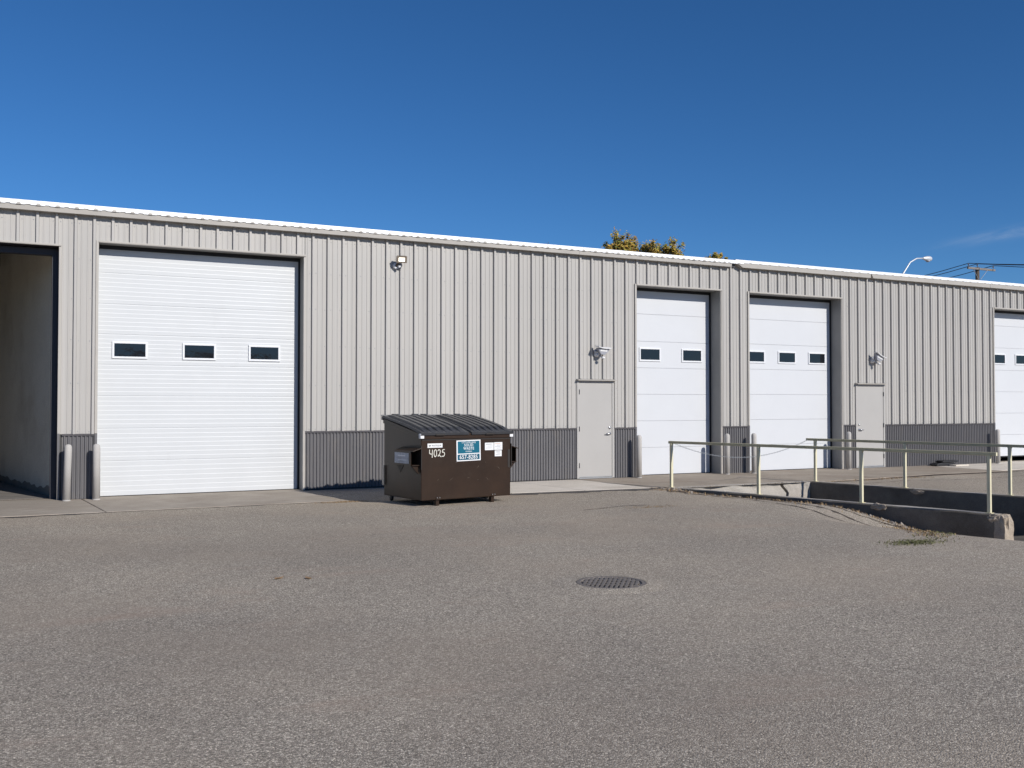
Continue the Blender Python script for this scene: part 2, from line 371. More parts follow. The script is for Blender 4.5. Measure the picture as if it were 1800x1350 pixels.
def link(name, me, parent=None, bevel=0.0, loc=None):
    o = bpy.data.objects.new(name, me); col.objects.link(o)
    if loc: o.location = loc
    if parent: o.parent = parent
    if bevel:
        bv = o.modifiers.new('bevel', 'BEVEL'); bv.width = bevel; bv.segments = 2; bv.limit_method = 'ANGLE'; bv.angle_limit = 0.6
    return o
def tag(o, label, cat, group=None):
    o['label'] = label; o['category'] = cat
    if group: o['group'] = group
    return o
def empty(name, loc=(0, 0, 0), rz=0.0):
    o = bpy.data.objects.new(name, None); col.objects.link(o); o.location = loc; o.rotation_euler = (0, 0, rz)
    o.empty_display_size = 0.2
    return o
def structure(o): o['kind'] = 'structure'; return o
def stuff(o): o['kind'] = 'stuff'; return o
def sstep(a, b, x):
    t = max(0.0, min(1.0, (x - a) / (b - a))); return t * t * (3 - 2 * t)

FT = 0.3048
ZG = -0.035

# ------------------------------------------------------------------ ground
def xn(y):                       # centre line of the near dock wall
    yy = max(-12.5, min(-2.8, y)); return 11.75 + 0.245 * (-2.75 - yy)
def xf(y):
    yy = max(-12.5, min(-2.8, y)); return 15.45 + 0.185 * (-2.82 - yy)
def ground_z(x, y):
    s = x - xn(y); s2 = x - xf(y)
    z = ZG
    a = sstep(-2.9, -0.35, s) * sstep(-6.5, -9.2, y) * (1 - sstep(0.2, 2.0, s2)) * (1 - sstep(-12.5, -17, y))
    z -= 0.52 * a
    if -9.6 < y < -3.0:
        z -= 0.15 * sstep(-0.62, -0.12, s) * sstep(-3.0, -4.6, y) * (1 - sstep(0, 0.5, s)) * (1 - a)
    if y < -3.2:
        z += 0.012 * noise.noise(Vector((x * 0.35, y * 0.35, 0))) * sstep(-3.2, -5, y)
    d = math.hypot(x - 5.06, y + 11.0)
    z -= 0.03 * (1 - sstep(0.3, 1.6, d))
    return z

us = [-200, -120, -70, -45, -32, -26, -22] + [-20 + 0.5 * i for i in range(33)] + [-3.6 + 0.15 * i for i in range(24)] + [0.0]
us += [1.0] + [1 + 0.3 * i for i in range(1, 20)] + [8, 10, 13, 18, 26, 40, 70, 120, 220]
us = sorted(set(round(u, 4) for u in us))
ys = [-150, -90, -60, -40, -30, -26, -23] + [-21 + 0.4 * i for i in range(23)] + [-12 + 0.25 * i for i in range(11)] + [-9.13] + [-8.95 + 0.25 * i for i in range(24)] + [-2.85, -2.5, -1.5, 0, 3, 10, 20, 40, 80, 150, 300, 600]
ys = sorted(set(round(y, 4) for y in ys))
g = MB()
for y in ys:
    for u in us:
        if u <= 0: x = xn(y) - 0.1 + u
        elif u <= 1: x = xn(y) - 0.1 + (xf(y) + 0.1 - xn(y) + 0.1) * u
        else: x = xf(y) + 0.1 + (u - 1)
        g.v.append((x, y, ground_z(x, y)))
nu = len(us)
for j in range(len(ys) - 1):
    for i in range(nu - 1):
        if us[i] >= 0 and us[i + 1] <= 1 and ys[j] >= -9.1301 and ys[j + 1] <= -2.8499: continue
        g.f.append((j * nu + i, j * nu + i + 1, (j + 1) * nu + i + 1, (j + 1) * nu + i))
asphalt = structure(g.obj('asphalt_ground', 'asphalt', smooth=True, fix=False))

# dock pit floor
pf = MB()
rows = [-9.13 + 6.28 * i / 12 for i in range(13)]
for y in rows:
    z = -0.555 - 0.72 * sstep(-9.13, -2.9, y)
    pf.v += [(xn(y) - 0.1, y, z), (xf(y) + 0.1, y, z)]
for i in range(12): pf.f.append((2 * i, 2 * i + 1, 2 * i + 3, 2 * i + 2))
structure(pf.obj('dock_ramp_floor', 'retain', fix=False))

# paved slabs: parent bed + separate slabs with joints
def slab_group(name, m, slabs, z0, z1):
    """slabs: list of quads (x,y)*4"""
    bed = MB()
    xs = [p[0] for q in slabs for p in q]; yy = [p[1] for q in slabs for p in q]
    bed.box(min(xs) + .1, max(xs) - .1, min(yy) + .25, max(yy) - .02, z0 - 0.05, ZG + 0.004)
    b = structure(bed.obj(name, 'soil'))
    for q in slabs:
        cx = sum(p[0] for p in q) / len(q); cy = sum(p[1] for p in q) / len(q)
        def inset(p):
            d = Vector((cx - p[0], cy - p[1])); 
            return (p[0] + 0.008 * (1 if d.x > 0 else -1), p[1] + 0.008 * (1 if d.y > 0 else -1))
        qq = [inset(p) for p in q]
        sb = MB(); sb.prism(qq, 'z', z0, z1)
        sb.obj('slab', m, b, bevel=0.006)
    return b
slab_group('apron_pavement', 'apron', [
    [(-6.5, -2.46), (-2.9, -2.46), (-2.9, 0.33), (-6.5, 0.33)], [(-2.9, -2.46), (1.27, -2.46), (1.03, 0.33), (-2.9, 0.33)],
    [(1.27, -2.46), (5.0, -2.38), (5.0, 0.46), (1.03, 0.46)]], ZG - 0.08, ZG + 0.008)
slab_group('sidewalk', 'walk', [
    [(6.9, -2.35), (8.35, -2.42), (8.15, -0.03), (6.9, -0.03)], [(8.35, -2.42), (9.9, -2.52), (9.65, -0.03), (8.15, -0.03)],
    [(9.9, -2.52), (11.4, -2.62), (11.2, -0.03), (9.65, -0.03)]], ZG - 0.08, ZG + 0.010)
slab_group('dock_apron', 'oldconc', [
    [(11.315, -1.5), (13.4, -1.66), (13.3, 0.40), (12.79, 0.40), (12.79, -0.03), (11.2, -0.03)], [(11.4, -2.63), (15.43, -2.63), (15.43, -1.10), (13.4, -1.66), (11.315, -1.5)],
    [(13.4, -1.66), (15.43, -1.10), (15.43, 0.36), (13.3, 0.36)],
    [(15.43, -2.95), (17.6, -2.74), (17.6, 0.32), (15.43, 0.32)], [(17.6, -2.74), (19.75, -2.46), (19.75, 0.32), (17.6, 0.32)],
    [(19.75, -2.46), (22.3, -2.5), (22.3, 0.0), (19.75, 0.0)]], ZG - 0.08, ZG + 0.012)
slab_group('end_apron', 'walk', [
    [(22.3, -2.3), (25.0, -2.0), (25.0, 0.0), (22.3, -0.0)], [(25.0, -2.0), (28.6, -1.9), (28.6, 0.32), (25.0, 0.32)],
    [(28.6, -1.9), (33.0, -1.9), (33.0, 0.0), (28.6, 0.0)]], ZG - 0.08, ZG + 0.010)

def ribbon(name, m, pts, wid, dz, parent, seed=0, jit=0.5):
    rnd = random.Random(seed)
    fine = []
    for a, b in zip(pts, pts[1:]):
        n = max(2, int((Vector(b) - Vector(a)).length / 0.12))
        for i in range(n): 
            t = i / n; fine.append((a[0] + (b[0] - a[0]) * t, a[1] + (b[1] - a[1]) * t))
    fine.append(pts[-1])
    mb = MB(); off = 0.0
    for i, p in enumerate(fine):
        q = fine[min(i + 1, len(fine) - 1)]; r0 = fine[max(i - 1, 0)]
        d = Vector((q[0] - r0[0], q[1] - r0[1])).normalized(); nrm = Vector((-d.y, d.x))
        off = off * 0.7 + rnd.uniform(-1, 1) * wid * jit * 0.5
        h = wid * 0.5 * (1 + rnd.uniform(-jit, jit)) * min(1, 0.3 + min(i, len(fine) - 1 - i) * 0.2)
        for s in (-1, 1):
            x, y = p[0] + nrm.x * (off + s * h), p[1] + nrm.y * (off + s * h)
            mb.v.append((x, y, ground_z(x, y) + dz))
    for i in range(len(fine) - 1): mb.f.append((2 * i, 2 * i + 1, 2 * i + 3, 2 * i + 2))
    o = mb.obj(name, m, parent, fix=False)
    return o
ribbon('tar_seam', 'tar', [(6.6, -2.50), (8.2, -2.56), (9.9, -2.68), (11.3, -2.78), (11.6, -2.98)], 0.44, 0.004, asphalt, 3, 0.35)
ribbon('tar_seam', 'tar', [(-3.0, -2.6), (-0.8, -2.62), (0.5, -2.58), (1.35, -2.5)], 0.14, 0.004, asphalt, 4, 0.6)
ribbon('tar_seam', 'tar', [(1.3, -2.52), (3.2, -2.47), (5.0, -2.42)], 0.05, 0.004, asphalt, 5, 0.7)
ribbon('dirt_edge', 'soil', [(xn(y_) - 0.34, y_) for y_ in (-2.95, -4.0, -5.0, -6.0, -7.0, -7.9)], 0.42, 0.006, asphalt, 12, 0.45)
ribbon('crack', 'soil', [(xn(-3.2) - 0.42, -3.2), (xn(-5) - 0.55, -5.0), (xn(-7) - 0.95, -6.9), (xn(-8.1) - 1.35, -8.1), (xn(-8.8) - 1.7, -8.9)], 0.05, 0.004, asphalt, 6, 0.8)
ribbon('crack', 'soil', [(xn(-4) - 0.75, -3.9), (xn(-5.5) - 0.85, -5.5), (xn(-7) - 1.35, -7.1), (xn(-8) - 1.75, -8.0)], 0.035, 0.004, asphalt, 7, 0.8)
ribbon('crack', 'soil', [(15.6, -3.1), (17.6, -2.86), (19.8, -2.6), (22.4, -2.62), (24.5, -2.4)], 0.10, 0.004, asphalt, 8, 0.6)
ribbon('crack', 'soil', [(xf(-4) + 0.3, -3.7), (17.5, -3.5), (19.5, -3.9), (22, -3.6)], 0.03, 0.004, asphalt, 9, 0.8)
ribbon('crack', 'soil', [(7.9, -5.6), (9.0, -5.3), (9.6, -5.35)], 0.03, 0.004, asphalt, 10, 0.8)

# ------------------------------------------------------------------ warehouse
wh = tag(empty('warehouse', (12.5, 0, ZG)), 'long beige ribbed metal warehouse with charcoal wainscot and white roof edge', 'warehouse')
class W:        # parts of the warehouse are modelled in world coordinates
    pass
def wpart(mb, name, m, bevel=0.0, smooth=False, fix=True, parent=None):
    o = mb.obj(name, m, None, bevel, smooth, fix)
    o.parent = parent or wh
    o.matrix_parent_inverse = ((parent or wh).matrix_world.inverted() if False else Matrix.Identity(4))
    return o
WOFF = Vector((-12.5, 0, -ZG))
def wlink(name, me, x=0, y=0, z=0, parent=None):
    o = bpy.data.objects.new(name, me); col.objects.link(o)
    if parent is None:
        o.parent = wh; o.location = Vector((x, y, z)) + WOFF
    else:
        o.parent = parent; o.location = (x, y, z)
    return o

X_L, X_R = -7.0, 34.0
Z_EAVE = 5.06
OPEN = [  # x0, x1, ztop, depth, kind
    (-3.6, 0.66, 4.42, 0.30, 'bay'),
    (1.305, 5.005, 4.535, 0.27, 'door'),
    (11.235, 12.15, 2.165, 0.05, 'man'),
    (12.80, 15.245, 4.41, 0.38, 'door'),
    (16.135, 19.205, 4.41, 0.36, 'door'),
    (19.735, 20.73, 2.165, 0.05, 'man'),
    (25.17, 28.22, 4.425, 0.34, 'door')]
Z_WAIN = 1.10
TRIMW = 0.045

# cladding: one strip per rib module
def prof_pts():
    p = [(-FT / 2, 0.0)]
    def bump(c, b, t, h): return [(c - b, 0), (c - t, h), (c + t, h), (c + b, 0)]
    p += bump(-0.112, 0.013, 0.008, 0.004) + bump(0.0, 0.026, 0.0165, 0.033) + bump(0.112, 0.013, 0.008, 0.004)
    # minor ribs sit at thirds of the flat
    p.append((FT / 2, 0.0)); return p
PROF = prof_pts()
PROF = [(-FT / 2, 0), (-0.117, 0), (-0.1145, 0.008), (-0.092, 0.008), (-0.088, 0), (-0.028, 0), (-0.021, 0.046), (0.021, 0.046), (0.031, 0),
        (0.088, 0), (0.0905, 0.008), (0.113, 0.008), (0.117, 0), (FT / 2, 0)]
# pan between two ribs carries two minor ribs: at 1/3 and 2/3
def ph(x):
    for (a, ha), (b, hb) in zip(PROF, PROF[1:]):
        if a <= x <= b: return ha + (hb - ha) * (x - a) / (b - a)
    return 0.0
_pc = {}
def panel_mesh(xa, xb, z0, z1):
    key = (round(xa, 3), round(xb, 3), round(z0, 3), round(z1, 3))
    if key in _pc: return _pc[key]
    pts = [(xa, ph(xa))] + [(x, h) for x, h in PROF if xa + 1e-4 < x < xb - 1e-4] + [(xb, ph(xb))]
    mb = MB(); n = len(pts)
    zs = [z0, z1]
    for z in zs:
        for x, h in pts: mb.v.append((x, -h, z))
    for i in range(n - 1): mb.f.append((i, i + 1, n + i + 1, n + i))
    # folded back edges give the sheet a real thickness at its ends
    mb.v += [(x, -h + 0.004 if h > 0 else 0.004, z0) for x, h in pts]
    for i in range(n - 1): mb.f.append((2 * n + i, 2 * n + i + 1, i + 1, i))
    _pc[key] = mb.mesh('wall_panel', 'wall', fix=False)
    return _pc[key]
RIB_OFF = 0.012
i0 = int((X_L - RIB_OFF) / FT) - 1
for i in range(i0, int(X_R / FT) + 1):
    c = i * FT + RIB_OFF
    a, b = c - FT / 2, c + FT / 2
    if b < X_L or a > X_R: continue
    segs = [(a, b, Z_WAIN + 0.018)]
    for (x0, x1, zt, dep, kind) in OPEN:
        tw = TRIMW if kind != 'man' else 0.035
        o0, o1 = x0 - tw, x1 + (tw * 0.55 if kind != 'man' else 0.035)
        ns = []
        for (p, q, zl) in segs:
            if q <= o0 or p >= o1: ns.append((p, q, zl)); continue
            if p < o0 - 1e-4: ns.append((p, o0, zl))
            ns.append((max(p, o0), min(q, o1), zt + (0.034 if kind != 'man' else 0.06)))
            if q > o1 + 1e-4: ns.append((o1, q, zl))
        segs = ns
    for (p, q, zl) in segs:
        if q - p < 0.012: continue
        wlink('wall_panel', panel_mesh(p - c, q - c, zl, Z_EAVE), c, 0, 0)

# wall core behind the cladding: piers and headers
core = MB()
edges = [X_L] + [v for o in OPEN for v in (o[0], o[1])] + [X_R]
for k in range(0, len(edges), 2):
    core.box(edges[k] + 0.022, edges[k + 1] - 0.022, 0.006, 0.19, ZG, 5.0)
for o in OPEN: core.box(o[0] - 0.021, o[1] + 0.021, 0.006, 0.19, o[2] + 0.014, 5.0)
core.xform(Matrix.Translation(WOFF)); wlinked = core.obj('wall_core', 'core', wh)

def wobj(mb, name, m, bevel=0.0, smooth=False, fix=True):
    mb.xform(Matrix.Translation(WOFF)); return mb.obj(name, m, wh, bevel, smooth, fix)

# end walls, back wall, roof deck
DEP = 16.0
ew = MB(); ew.box(X_L - 0.1, X_L, 0.0, DEP, ZG, 5.05); wobj(ew, 'end_wall', 'wall')
ew = MB(); ew.box(X_R, X_R + 0.1, 0.0, DEP, ZG, 5.05); wobj(ew, 'end_wall', 'wall')
ew = MB(); ew.box(X_L, X_R, DEP, DEP + 0.1, ZG, 5.05); wobj(ew, 'back_wall', 'wall')
rd = MB(); rd.prism([(0.02, 5.01), (DEP + 0.1, 5.01), (DEP + 0.1, 5.07), (DEP / 2, 5.27), (0.02, 5.07)], 'x', X_L, X_R); wobj(rd, 'roof_deck', 'core')
fl = MB(); fl.box(X_L, X_R, 0.55, DEP, ZG - 0.05, ZG + 0.006); wobj(fl, 'bay_floor', 'int_floor')

# roof sheets, three ribs each, with a folded white eave lip
def roof_mesh(w_, ztop, lip):
    mb = MB(); nr = 3
    pts = []
    for k in range(nr):
        c = (k + 0.5) * w_ / nr
        pts += [(c - 0.05, 0), (c - 0.025, 0.028), (c + 0.025, 0.028), (c + 0.05, 0)]
    pts = [(0, 0)] + pts + [(w_, 0)]
    pts = [(min(max(x, 0.002), w_ - 0.002), h) for x, h in pts]
    n = len(pts)
    for (y, dz) in ((-0.165, 0.0), (DEP / 2, 0.2)):
        for x, h in pts: mb.v.append((x, y, ztop - 0.028 + (h if y > 0 else 0.028) + dz))
    for x, h in pts: mb.v.append((x, -0.172, ztop - lip - (0.012 if h == 0 else 0.0)))
    for i in range(n - 1):
        mb.f.append((i, i + 1, n + i + 1, n + i)); mb.f.append((2 * n + i, 2 * n + i + 1, i + 1, i))
    return mb.mesh('roof_panel', 'roof', fix=False)
RW = 3 * FT
rm1 = roof_mesh(RW, 5.160, 0.070); rm2 = roof_mesh(RW, 5.180, 0.064)
x = X_L
while x < 15.35:
    wlink('roof_panel', rm1, x, 0, 0); x += RW
x = 15.60
while x < X_R - 0.5:
    wlink('roof_panel', rm2, x, 0, 0); x += RW

# eave trim lengths
def eave_trim(xa, xb, zt, zb, slant=0.0, bumps=True, jut=0.145):
    mb = MB()
    p = [(xa, -jut - 0.012, zt), (xb, -jut - 0.012, zt), (xb, -jut, zb), (xa + slant, -jut, zb),
         (xa, 0.01, zt), (xb, 0.01, zt), (xb, 0.01, zb + 0.004), (xa + slant, 0.01, zb + 0.004)]
    mb.hexa([p[3], p[2], p[6], p[7], p[0], p[1], p[5], p[4]])
    if bumps:
        k = math.ceil(xa / FT)
        while k * FT < xb - 0.06:
            xx = k * FT + 0.02
            if xx > xa + slant + .05:
                mb.prism([(xx - 0.04, zt - 0.01), (xx + 0.04, zt - 0.01), (xx + 0.022, zt + 0.022), (xx - 0.022, zt + 0.022)], 'y', -0.178, -jut)
            k += 1
    return wobj(mb, 'eave_trim', 'trim')
xs_ = [X_L, -1.0, 5.1, 11.2, 15.50]
for a, b in zip(xs_, xs_[1:]): eave_trim(a + 0.002, b - 0.002, 5.086, 4.994)
xs_ = [15.62, 20.15, 24.85, 29.6, X_R]
for k, (a, b) in enumerate(zip(xs_, xs_[1:])): eave_trim(a + 0.004, b - 0.004, 5.112, 4.998, 0.22 if k == 0 else (0.09 if k == 1 else 0.004), False, 0.15)
mb = MB(); mb.box(15.49, 15.66, -0.07, 0.01, 5.01, 5.12); wobj(mb, 'eave_gap_flashing', 'wain_cap')

# screws in the cladding (rows on the girts)
sc = MB(); rnd = random.Random(3)
for zrow in (1.17, 2.02, 2.78, 3.52, 4.22, 4.86):
    for i in range(i0 + 12, int(X_R / FT)):
        for dx in (0.06, 0.245):
            xx = i * FT + RIB_OFF + dx + rnd.uniform(-.004, .004)
            bad = False
            for (x0, x1, zt, dep, kind) in OPEN:
                if x0 - 0.1 < xx < x1 + 0.1 and zrow < zt + 0.1: bad = True
            if bad or rnd.random() < 0.25: continue
            zz = zrow + rnd.uniform(-.012, .012)
            sc.lathe([(0.009, 0.001), (0.009, -0.003), (0.005, -0.007)], (xx, 0, zz), 6, 'y')
o = wobj(sc, 'wall_screws', 'ink_grey'); stuff(o)

# wainscot of corrugated sheet
def wainscot(xa, xb):
    mb = MB(); P = 0.0675; n = 0; z0, z1 = ZG + 0.012, Z_WAIN
    if xa == 5.05: z0 = ZG + 0.03
    pts = []
    k = 0
    while xa + k * P < xb:
        for dx, h in ((0.0, 0.003), (0.021, 0.003), (0.0265, 0.012), (0.032, 0.024), (0.036, 0.028), (0.050, 0.028), (0.054, 0.024), (0.0615, 0.012)):
            xx = xa + k * P + dx
            if xx < xb - 1e-3: pts.append((xx, h))
        k += 1
    pts.append((xb, 0.003)); n = len(pts) - 1
    for z in (z0, z1):
        for xx, h in pts: mb.v.append((xx, -h, z))
    for i in range(n): mb.f.append((i, i + 1, n + 2 + i, n + 1 + i))
    o = wobj(mb, 'wainscot_sheet', 'wain', fix=False)
    cp = MB(); cp.prism([(0.0, Z_WAIN - 0.012), (-0.036, Z_WAIN - 0.012), (-0.038, Z_WAIN + 0.012), (-0.012, Z_WAIN + 0.024), (0.0, Z_WAIN + 0.024)], 'x', xa, xb)
    wobj(cp, 'wainscot_cap', 'wain_cap')
for a, b in ((-6.9, -3.67), (0.735, 1.257), (5.05, 11.198), (12.188, 12.752), (15.285, 16.087), (19.245, 19.698), (20.768, 25.122), (28.262, 33.9)):
    wainscot(a, b)

# openings: face trim, reveals, overhead doors, personnel doors
def reveal(o):
    x0, x1, zt, d, kind = o
    zb = ZG + 0.012
    dd = d + 0.06
    lt = MB(); lt.box(x0 - TRIMW, x0, -0.037, 0.012, Z_WAIN + 0.03 if kind != 'bay' else zb, zt + 0.033); wobj(lt, 'jamb_trim', 'trim', 0.004)
    lt = MB(); lt.box(x0 - TRIMW + 0.002, x0, -0.035, 0.012, zb, Z_WAIN + 0.03); wobj(lt, 'jamb_trim', 'wain')
    rt = MB(); rt.box(x1, x1 + 0.038, -0.037, 0.012, Z_WAIN + 0.03, zt + 0.002); wobj(rt, 'jamb_trim', 'trim', 0.004)
    rt = MB(); rt.box(x1, x1 + 0.04, -0.035, 0.012, zb, Z_WAIN + 0.03); wobj(rt, 'jamb_trim', 'trim' if kind != 'bay' else 'wain')
    ht = MB(); ht.prism([(-0.055, zt - 0.002), (0.012, zt - 0.002), (0.012, zt + 0.034), (-0.049, zt + 0.034), (-0.049, zt + 0.02), (-0.058, zt + 0.012)], 'x', x0 + 0.001, x1 + 0.038)
    wobj(ht, 'header_trim', 'trim')
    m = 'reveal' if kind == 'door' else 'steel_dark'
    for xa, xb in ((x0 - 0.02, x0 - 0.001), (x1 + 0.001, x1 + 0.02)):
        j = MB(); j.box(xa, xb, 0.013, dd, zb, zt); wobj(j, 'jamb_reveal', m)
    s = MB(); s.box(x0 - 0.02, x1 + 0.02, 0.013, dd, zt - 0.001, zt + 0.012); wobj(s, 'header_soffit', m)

def flat_section(xa, xb, z0, z1, y):
    mb = MB()
    g_ = 0.0045
    p = [(z0 + 0.001, y + 0.04), (z0 + 0.001, y + 0.008), (z0 + 0.005, y), (z1 - 0.005, y), (z1 - 0.001, y + 0.008), (z1 - 0.001, y + 0.04)]
    mb.prism([(yy, zz) for zz, yy in p], 'x', xa, xb); return mb
def ribbed_section(xa, xb, z0, z1, y):
    mb = MB(); n = 7
    p = [(y + 0.04, z0 + 0.001), (y + 0.007, z0 + 0.0005), (y + 0.003, z0 + 0.003)]
    h = (z1 - z0 - 0.01) / n
    for k in range(n):
        zz = z0 + 0.005 + k * h
        p += [(y + 0.0028, zz + h * 0.05), (y + 0.0012, zz + h * 0.76), (y + 0.0010, zz + h * 0.82), (y + 0.0030, zz + h * 0.94)]
    p += [(y + 0.003, z1 - 0.003), (y + 0.007, z1 - 0.0005), (y + 0.04, z1 - 0.0005)]
    mb.prism(p, 'x', xa, xb); return mb
def overhead_door(o, seams, wins, ribbed=False, bottom=None):
    x0, x1, zt, d, kind = o
    xa, xb = x0 - 0.05, x1 - 0.0
    zb = seams[-1]
    back = MB(); back.box(xa, xb + 0.05, d + 0.045, d + 0.06, zb, zt + 0.08)
    door = wobj(back, 'overhead_door', 'core')
    def sub(mb, name, m, bevel=0.0):
        mb.xform(Matrix.Translation(WOFF)); return mb.obj(name, m, door, bevel)
    m = 'door_ribbed' if ribbed else 'door_white'
    for s1, s0 in zip(seams, seams[1:]):
        f = ribbed_section if ribbed else flat_section
        sub(f(xa, xb + 0.01, s0, s1, d), 'door_section', m)
    for cx, cz, ww, hh in wins:
        fr = MB(); t = 0.038
        for (a, b, c, e_) in ((cx - ww / 2, cx + ww / 2, cz + hh / 2 - t, cz + hh / 2), (cx - ww / 2, cx + ww / 2, cz - hh / 2, cz - hh / 2 + t),
                              (cx - ww / 2, cx - ww / 2 + t, cz - hh / 2 + t, cz + hh / 2 - t), (cx + ww / 2 - t, cx + ww / 2, cz - hh / 2 + t, cz + hh / 2 - t)):
            fr.box(a, b, d - 0.022, d + 0.003, c, e_)
        sub(fr, 'window_frame', 'frame_white', 0.005)
        gl = MB(); gl.box(cx - ww / 2 + t, cx + ww / 2 - t, d - 0.008, d - 0.004, cz - hh / 2 + t, cz + hh / 2 - t)
        sub(gl, 'window_pane', 'glass')
    sl = MB(); sl.box(x1 - 0.034, x1 - 0.001, d - 0.03, d - 0.004, zb, zt - 0.002); sub(sl, 'side_seal', 'rubber')
    sl = MB(); sl.box(x0, x1 - 0.035, d - 0.03, d - 0.004, zt - 0.07, zt - 0.002); sub(sl, 'top_seal', 'rubber')
    sl = MB(); sl.box(xa, xb, d + 0.004, d + 0.036, zb - (0.03 if zb > 0.1 else 0.008), zb - 0.0005); sub(sl, 'bottom_seal', 'rubber')
    return door
for o in OPEN:
    if o[4] != 'man': reveal(o)
zb_ = ZG + 0.020
overhead_door(OPEN[1], [4.62, 4.04, 3.476, 2.923, 2.371, 1.80, 1.21, 0.62, zb_],
              [(1.866, 2.637, 0.61, 0.313), (3.093, 2.637, 0.61, 0.313), (4.316, 2.637, 0.61, 0.313)], True)
overhead_door(OPEN[3], [4.44, 3.794, 3.147, 2.517, 1.89, 1.26, 0.63, zb_], [(13.45, 2.836, 0.615, 0.325), (14.683, 2.836, 0.615, 0.325)])
overhead_door(OPEN[4], [4.44, 3.806, 3.175, 2.540, 1.905, 1.27, 0.635, zb_], [(16.66, 2.856, 0.60, 0.315), (17.69, 2.856, 0.60, 0.315), (18.718, 2.856, 0.60, 0.315)])
overhead_door(OPEN[6], [4.60, 3.972, 3.323, 2.665, 2.03, 1.40, 0.765, 0.135], [(25.85, 2.995, 0.56, 0.318), (26.84, 2.995, 0.56, 0.318), (27.8, 2.995, 0.56, 0.318)])

def man_door(o, handle_right):
    x0, x1, zt, d, kind = o
    zb = ZG + 0.022
    fr = MB()
    fr.box(x0 - 0.034, x0 + 0.022, -0.030, 0.10, zb, zt + 0.02); fr.box(x1 - 0.022, x1 + 0.034, -0.030, 0.10, zb, zt + 0.02)
    fr.box(x0 + 0.022, x1 - 0.022, -0.030, 0.10, zt - 0.03, zt + 0.02)
    wobj(fr, 'door_frame', 'mandoor', 0.003)
    cap = MB(); cap.prism([(0.0, zt + 0.022), (-0.115, zt + 0.018), (-0.117, zt + 0.034), (0.0, zt + 0.058)], 'x', x0 - 0.045, x1 + 0.045); wobj(cap, 'drip_cap', 'trim')
    thr = MB(); thr.box(x0 + 0.022, x1 - 0.022, -0.035, 0.09, zb - 0.004, zb + 0.018); wobj(thr, 'threshold', 'galv')
    lf = MB(); lf.box(x0 + 0.025, x1 - 0.025, -0.016, 0.03, zb + 0.022, zt - 0.033)
    leaf = wobj(lf, 'door', 'mandoor', 0.003)
    def sub(mb, name, m, bevel=0.0, smooth=False):
        mb.xform(Matrix.Translation(WOFF)); return mb.obj(name, m, leaf, bevel, smooth)
    hx = x1 - 0.085 if handle_right else x0 + 0.085
    sg = -1 if handle_right else 1
    lv = MB(); lv.lathe([(0.034, -0.016), (0.034, -0.024), (0.026, -0.032), (0.014, -0.034), (0.014, -0.058)], (hx, 0, 0.985), 16, 'y')
    lv.tube([(hx, -0.062, 0.985), (hx + sg * 0.03, -0.068, 0.985), (hx + sg * 0.075, -0.064, 0.983), (hx + sg * 0.125, -0.055, 0.980)], [0.013, 0.014, 0.013, 0.010], 10)
    sub(lv, 'handle', 'chrome', 0, True)
    lk = MB(); lk.lathe([(0.032, -0.016), (0.032, -0.026), (0.024, -0.036), (0.008, -0.038)], (hx, 0, 1.12), 16, 'y'); sub(lk, 'lock', 'chrome', 0, True)
    ex = x0 + 0.022 if handle_right else x1 - 0.022
    for hz in (0.28, 1.1, 1.93):
        hg = MB(); hg.tube([(ex, -0.036, hz - 0.055), (ex, -0.036, hz + 0.055)], 0.008, 8); sub(hg, 'hinge', 'steel_dark')
    kp = MB(); kp.box(x0 + 0.03, x1 - 0.03, -0.0185, -0.0165, zb + 0.03, zb + 0.045); sub(kp, 'sweep', 'galv')
man_door(OPEN[2], True)
man_door(OPEN[5], False)

# open bay interior: sloping painted partition, ceiling, beam and steel jamb column
pt = MB()
pt.hexa([(0.70, 0.34, ZG), (0.80, 0.34, ZG), (-2.3, 15.9, ZG), (-2.4, 15.9, ZG), (0.70, 0.34, 4.98), (0.80, 0.34, 4.98), (-2.3, 15.9, 4.98), (-2.4, 15.9, 4.98)])
wobj(pt, 'bay_partition', 'partition')
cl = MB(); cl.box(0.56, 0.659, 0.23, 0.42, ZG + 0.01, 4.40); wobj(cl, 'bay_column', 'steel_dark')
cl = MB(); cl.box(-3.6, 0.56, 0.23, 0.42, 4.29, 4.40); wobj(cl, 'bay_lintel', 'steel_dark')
for k in range(4):
    yy = 2.2 + k * 2.4
    bmx = MB(); xr = 0.6 - 0.2 * yy
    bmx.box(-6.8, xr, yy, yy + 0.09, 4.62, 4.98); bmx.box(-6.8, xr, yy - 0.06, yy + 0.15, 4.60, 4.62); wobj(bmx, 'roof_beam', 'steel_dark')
skirt = MB(); rnd = random.Random(11); px = 0.694; py = 0.36; top = []
N = 60
for k in range(N + 1):
    t = k / N; yy = 0.36 + t * 8; xx = 0.70 - 0.2 * (yy - 0.34) - 0.0035
    skirt.v += [(xx, yy, ZG + 0.01), (xx, yy, ZG + 0.08 + 0.16 * max(0, noise.noise(Vector((yy * 2.3, 1, 0))) + 0.25) + rnd.uniform(0, 0.03))]
for k in range(N): skirt.f.append((2 * k, 2 * k + 2, 2 * k + 3, 2 * k + 1))
wobj(skirt, 'peeled_paint', 'oldconc', fix=False)

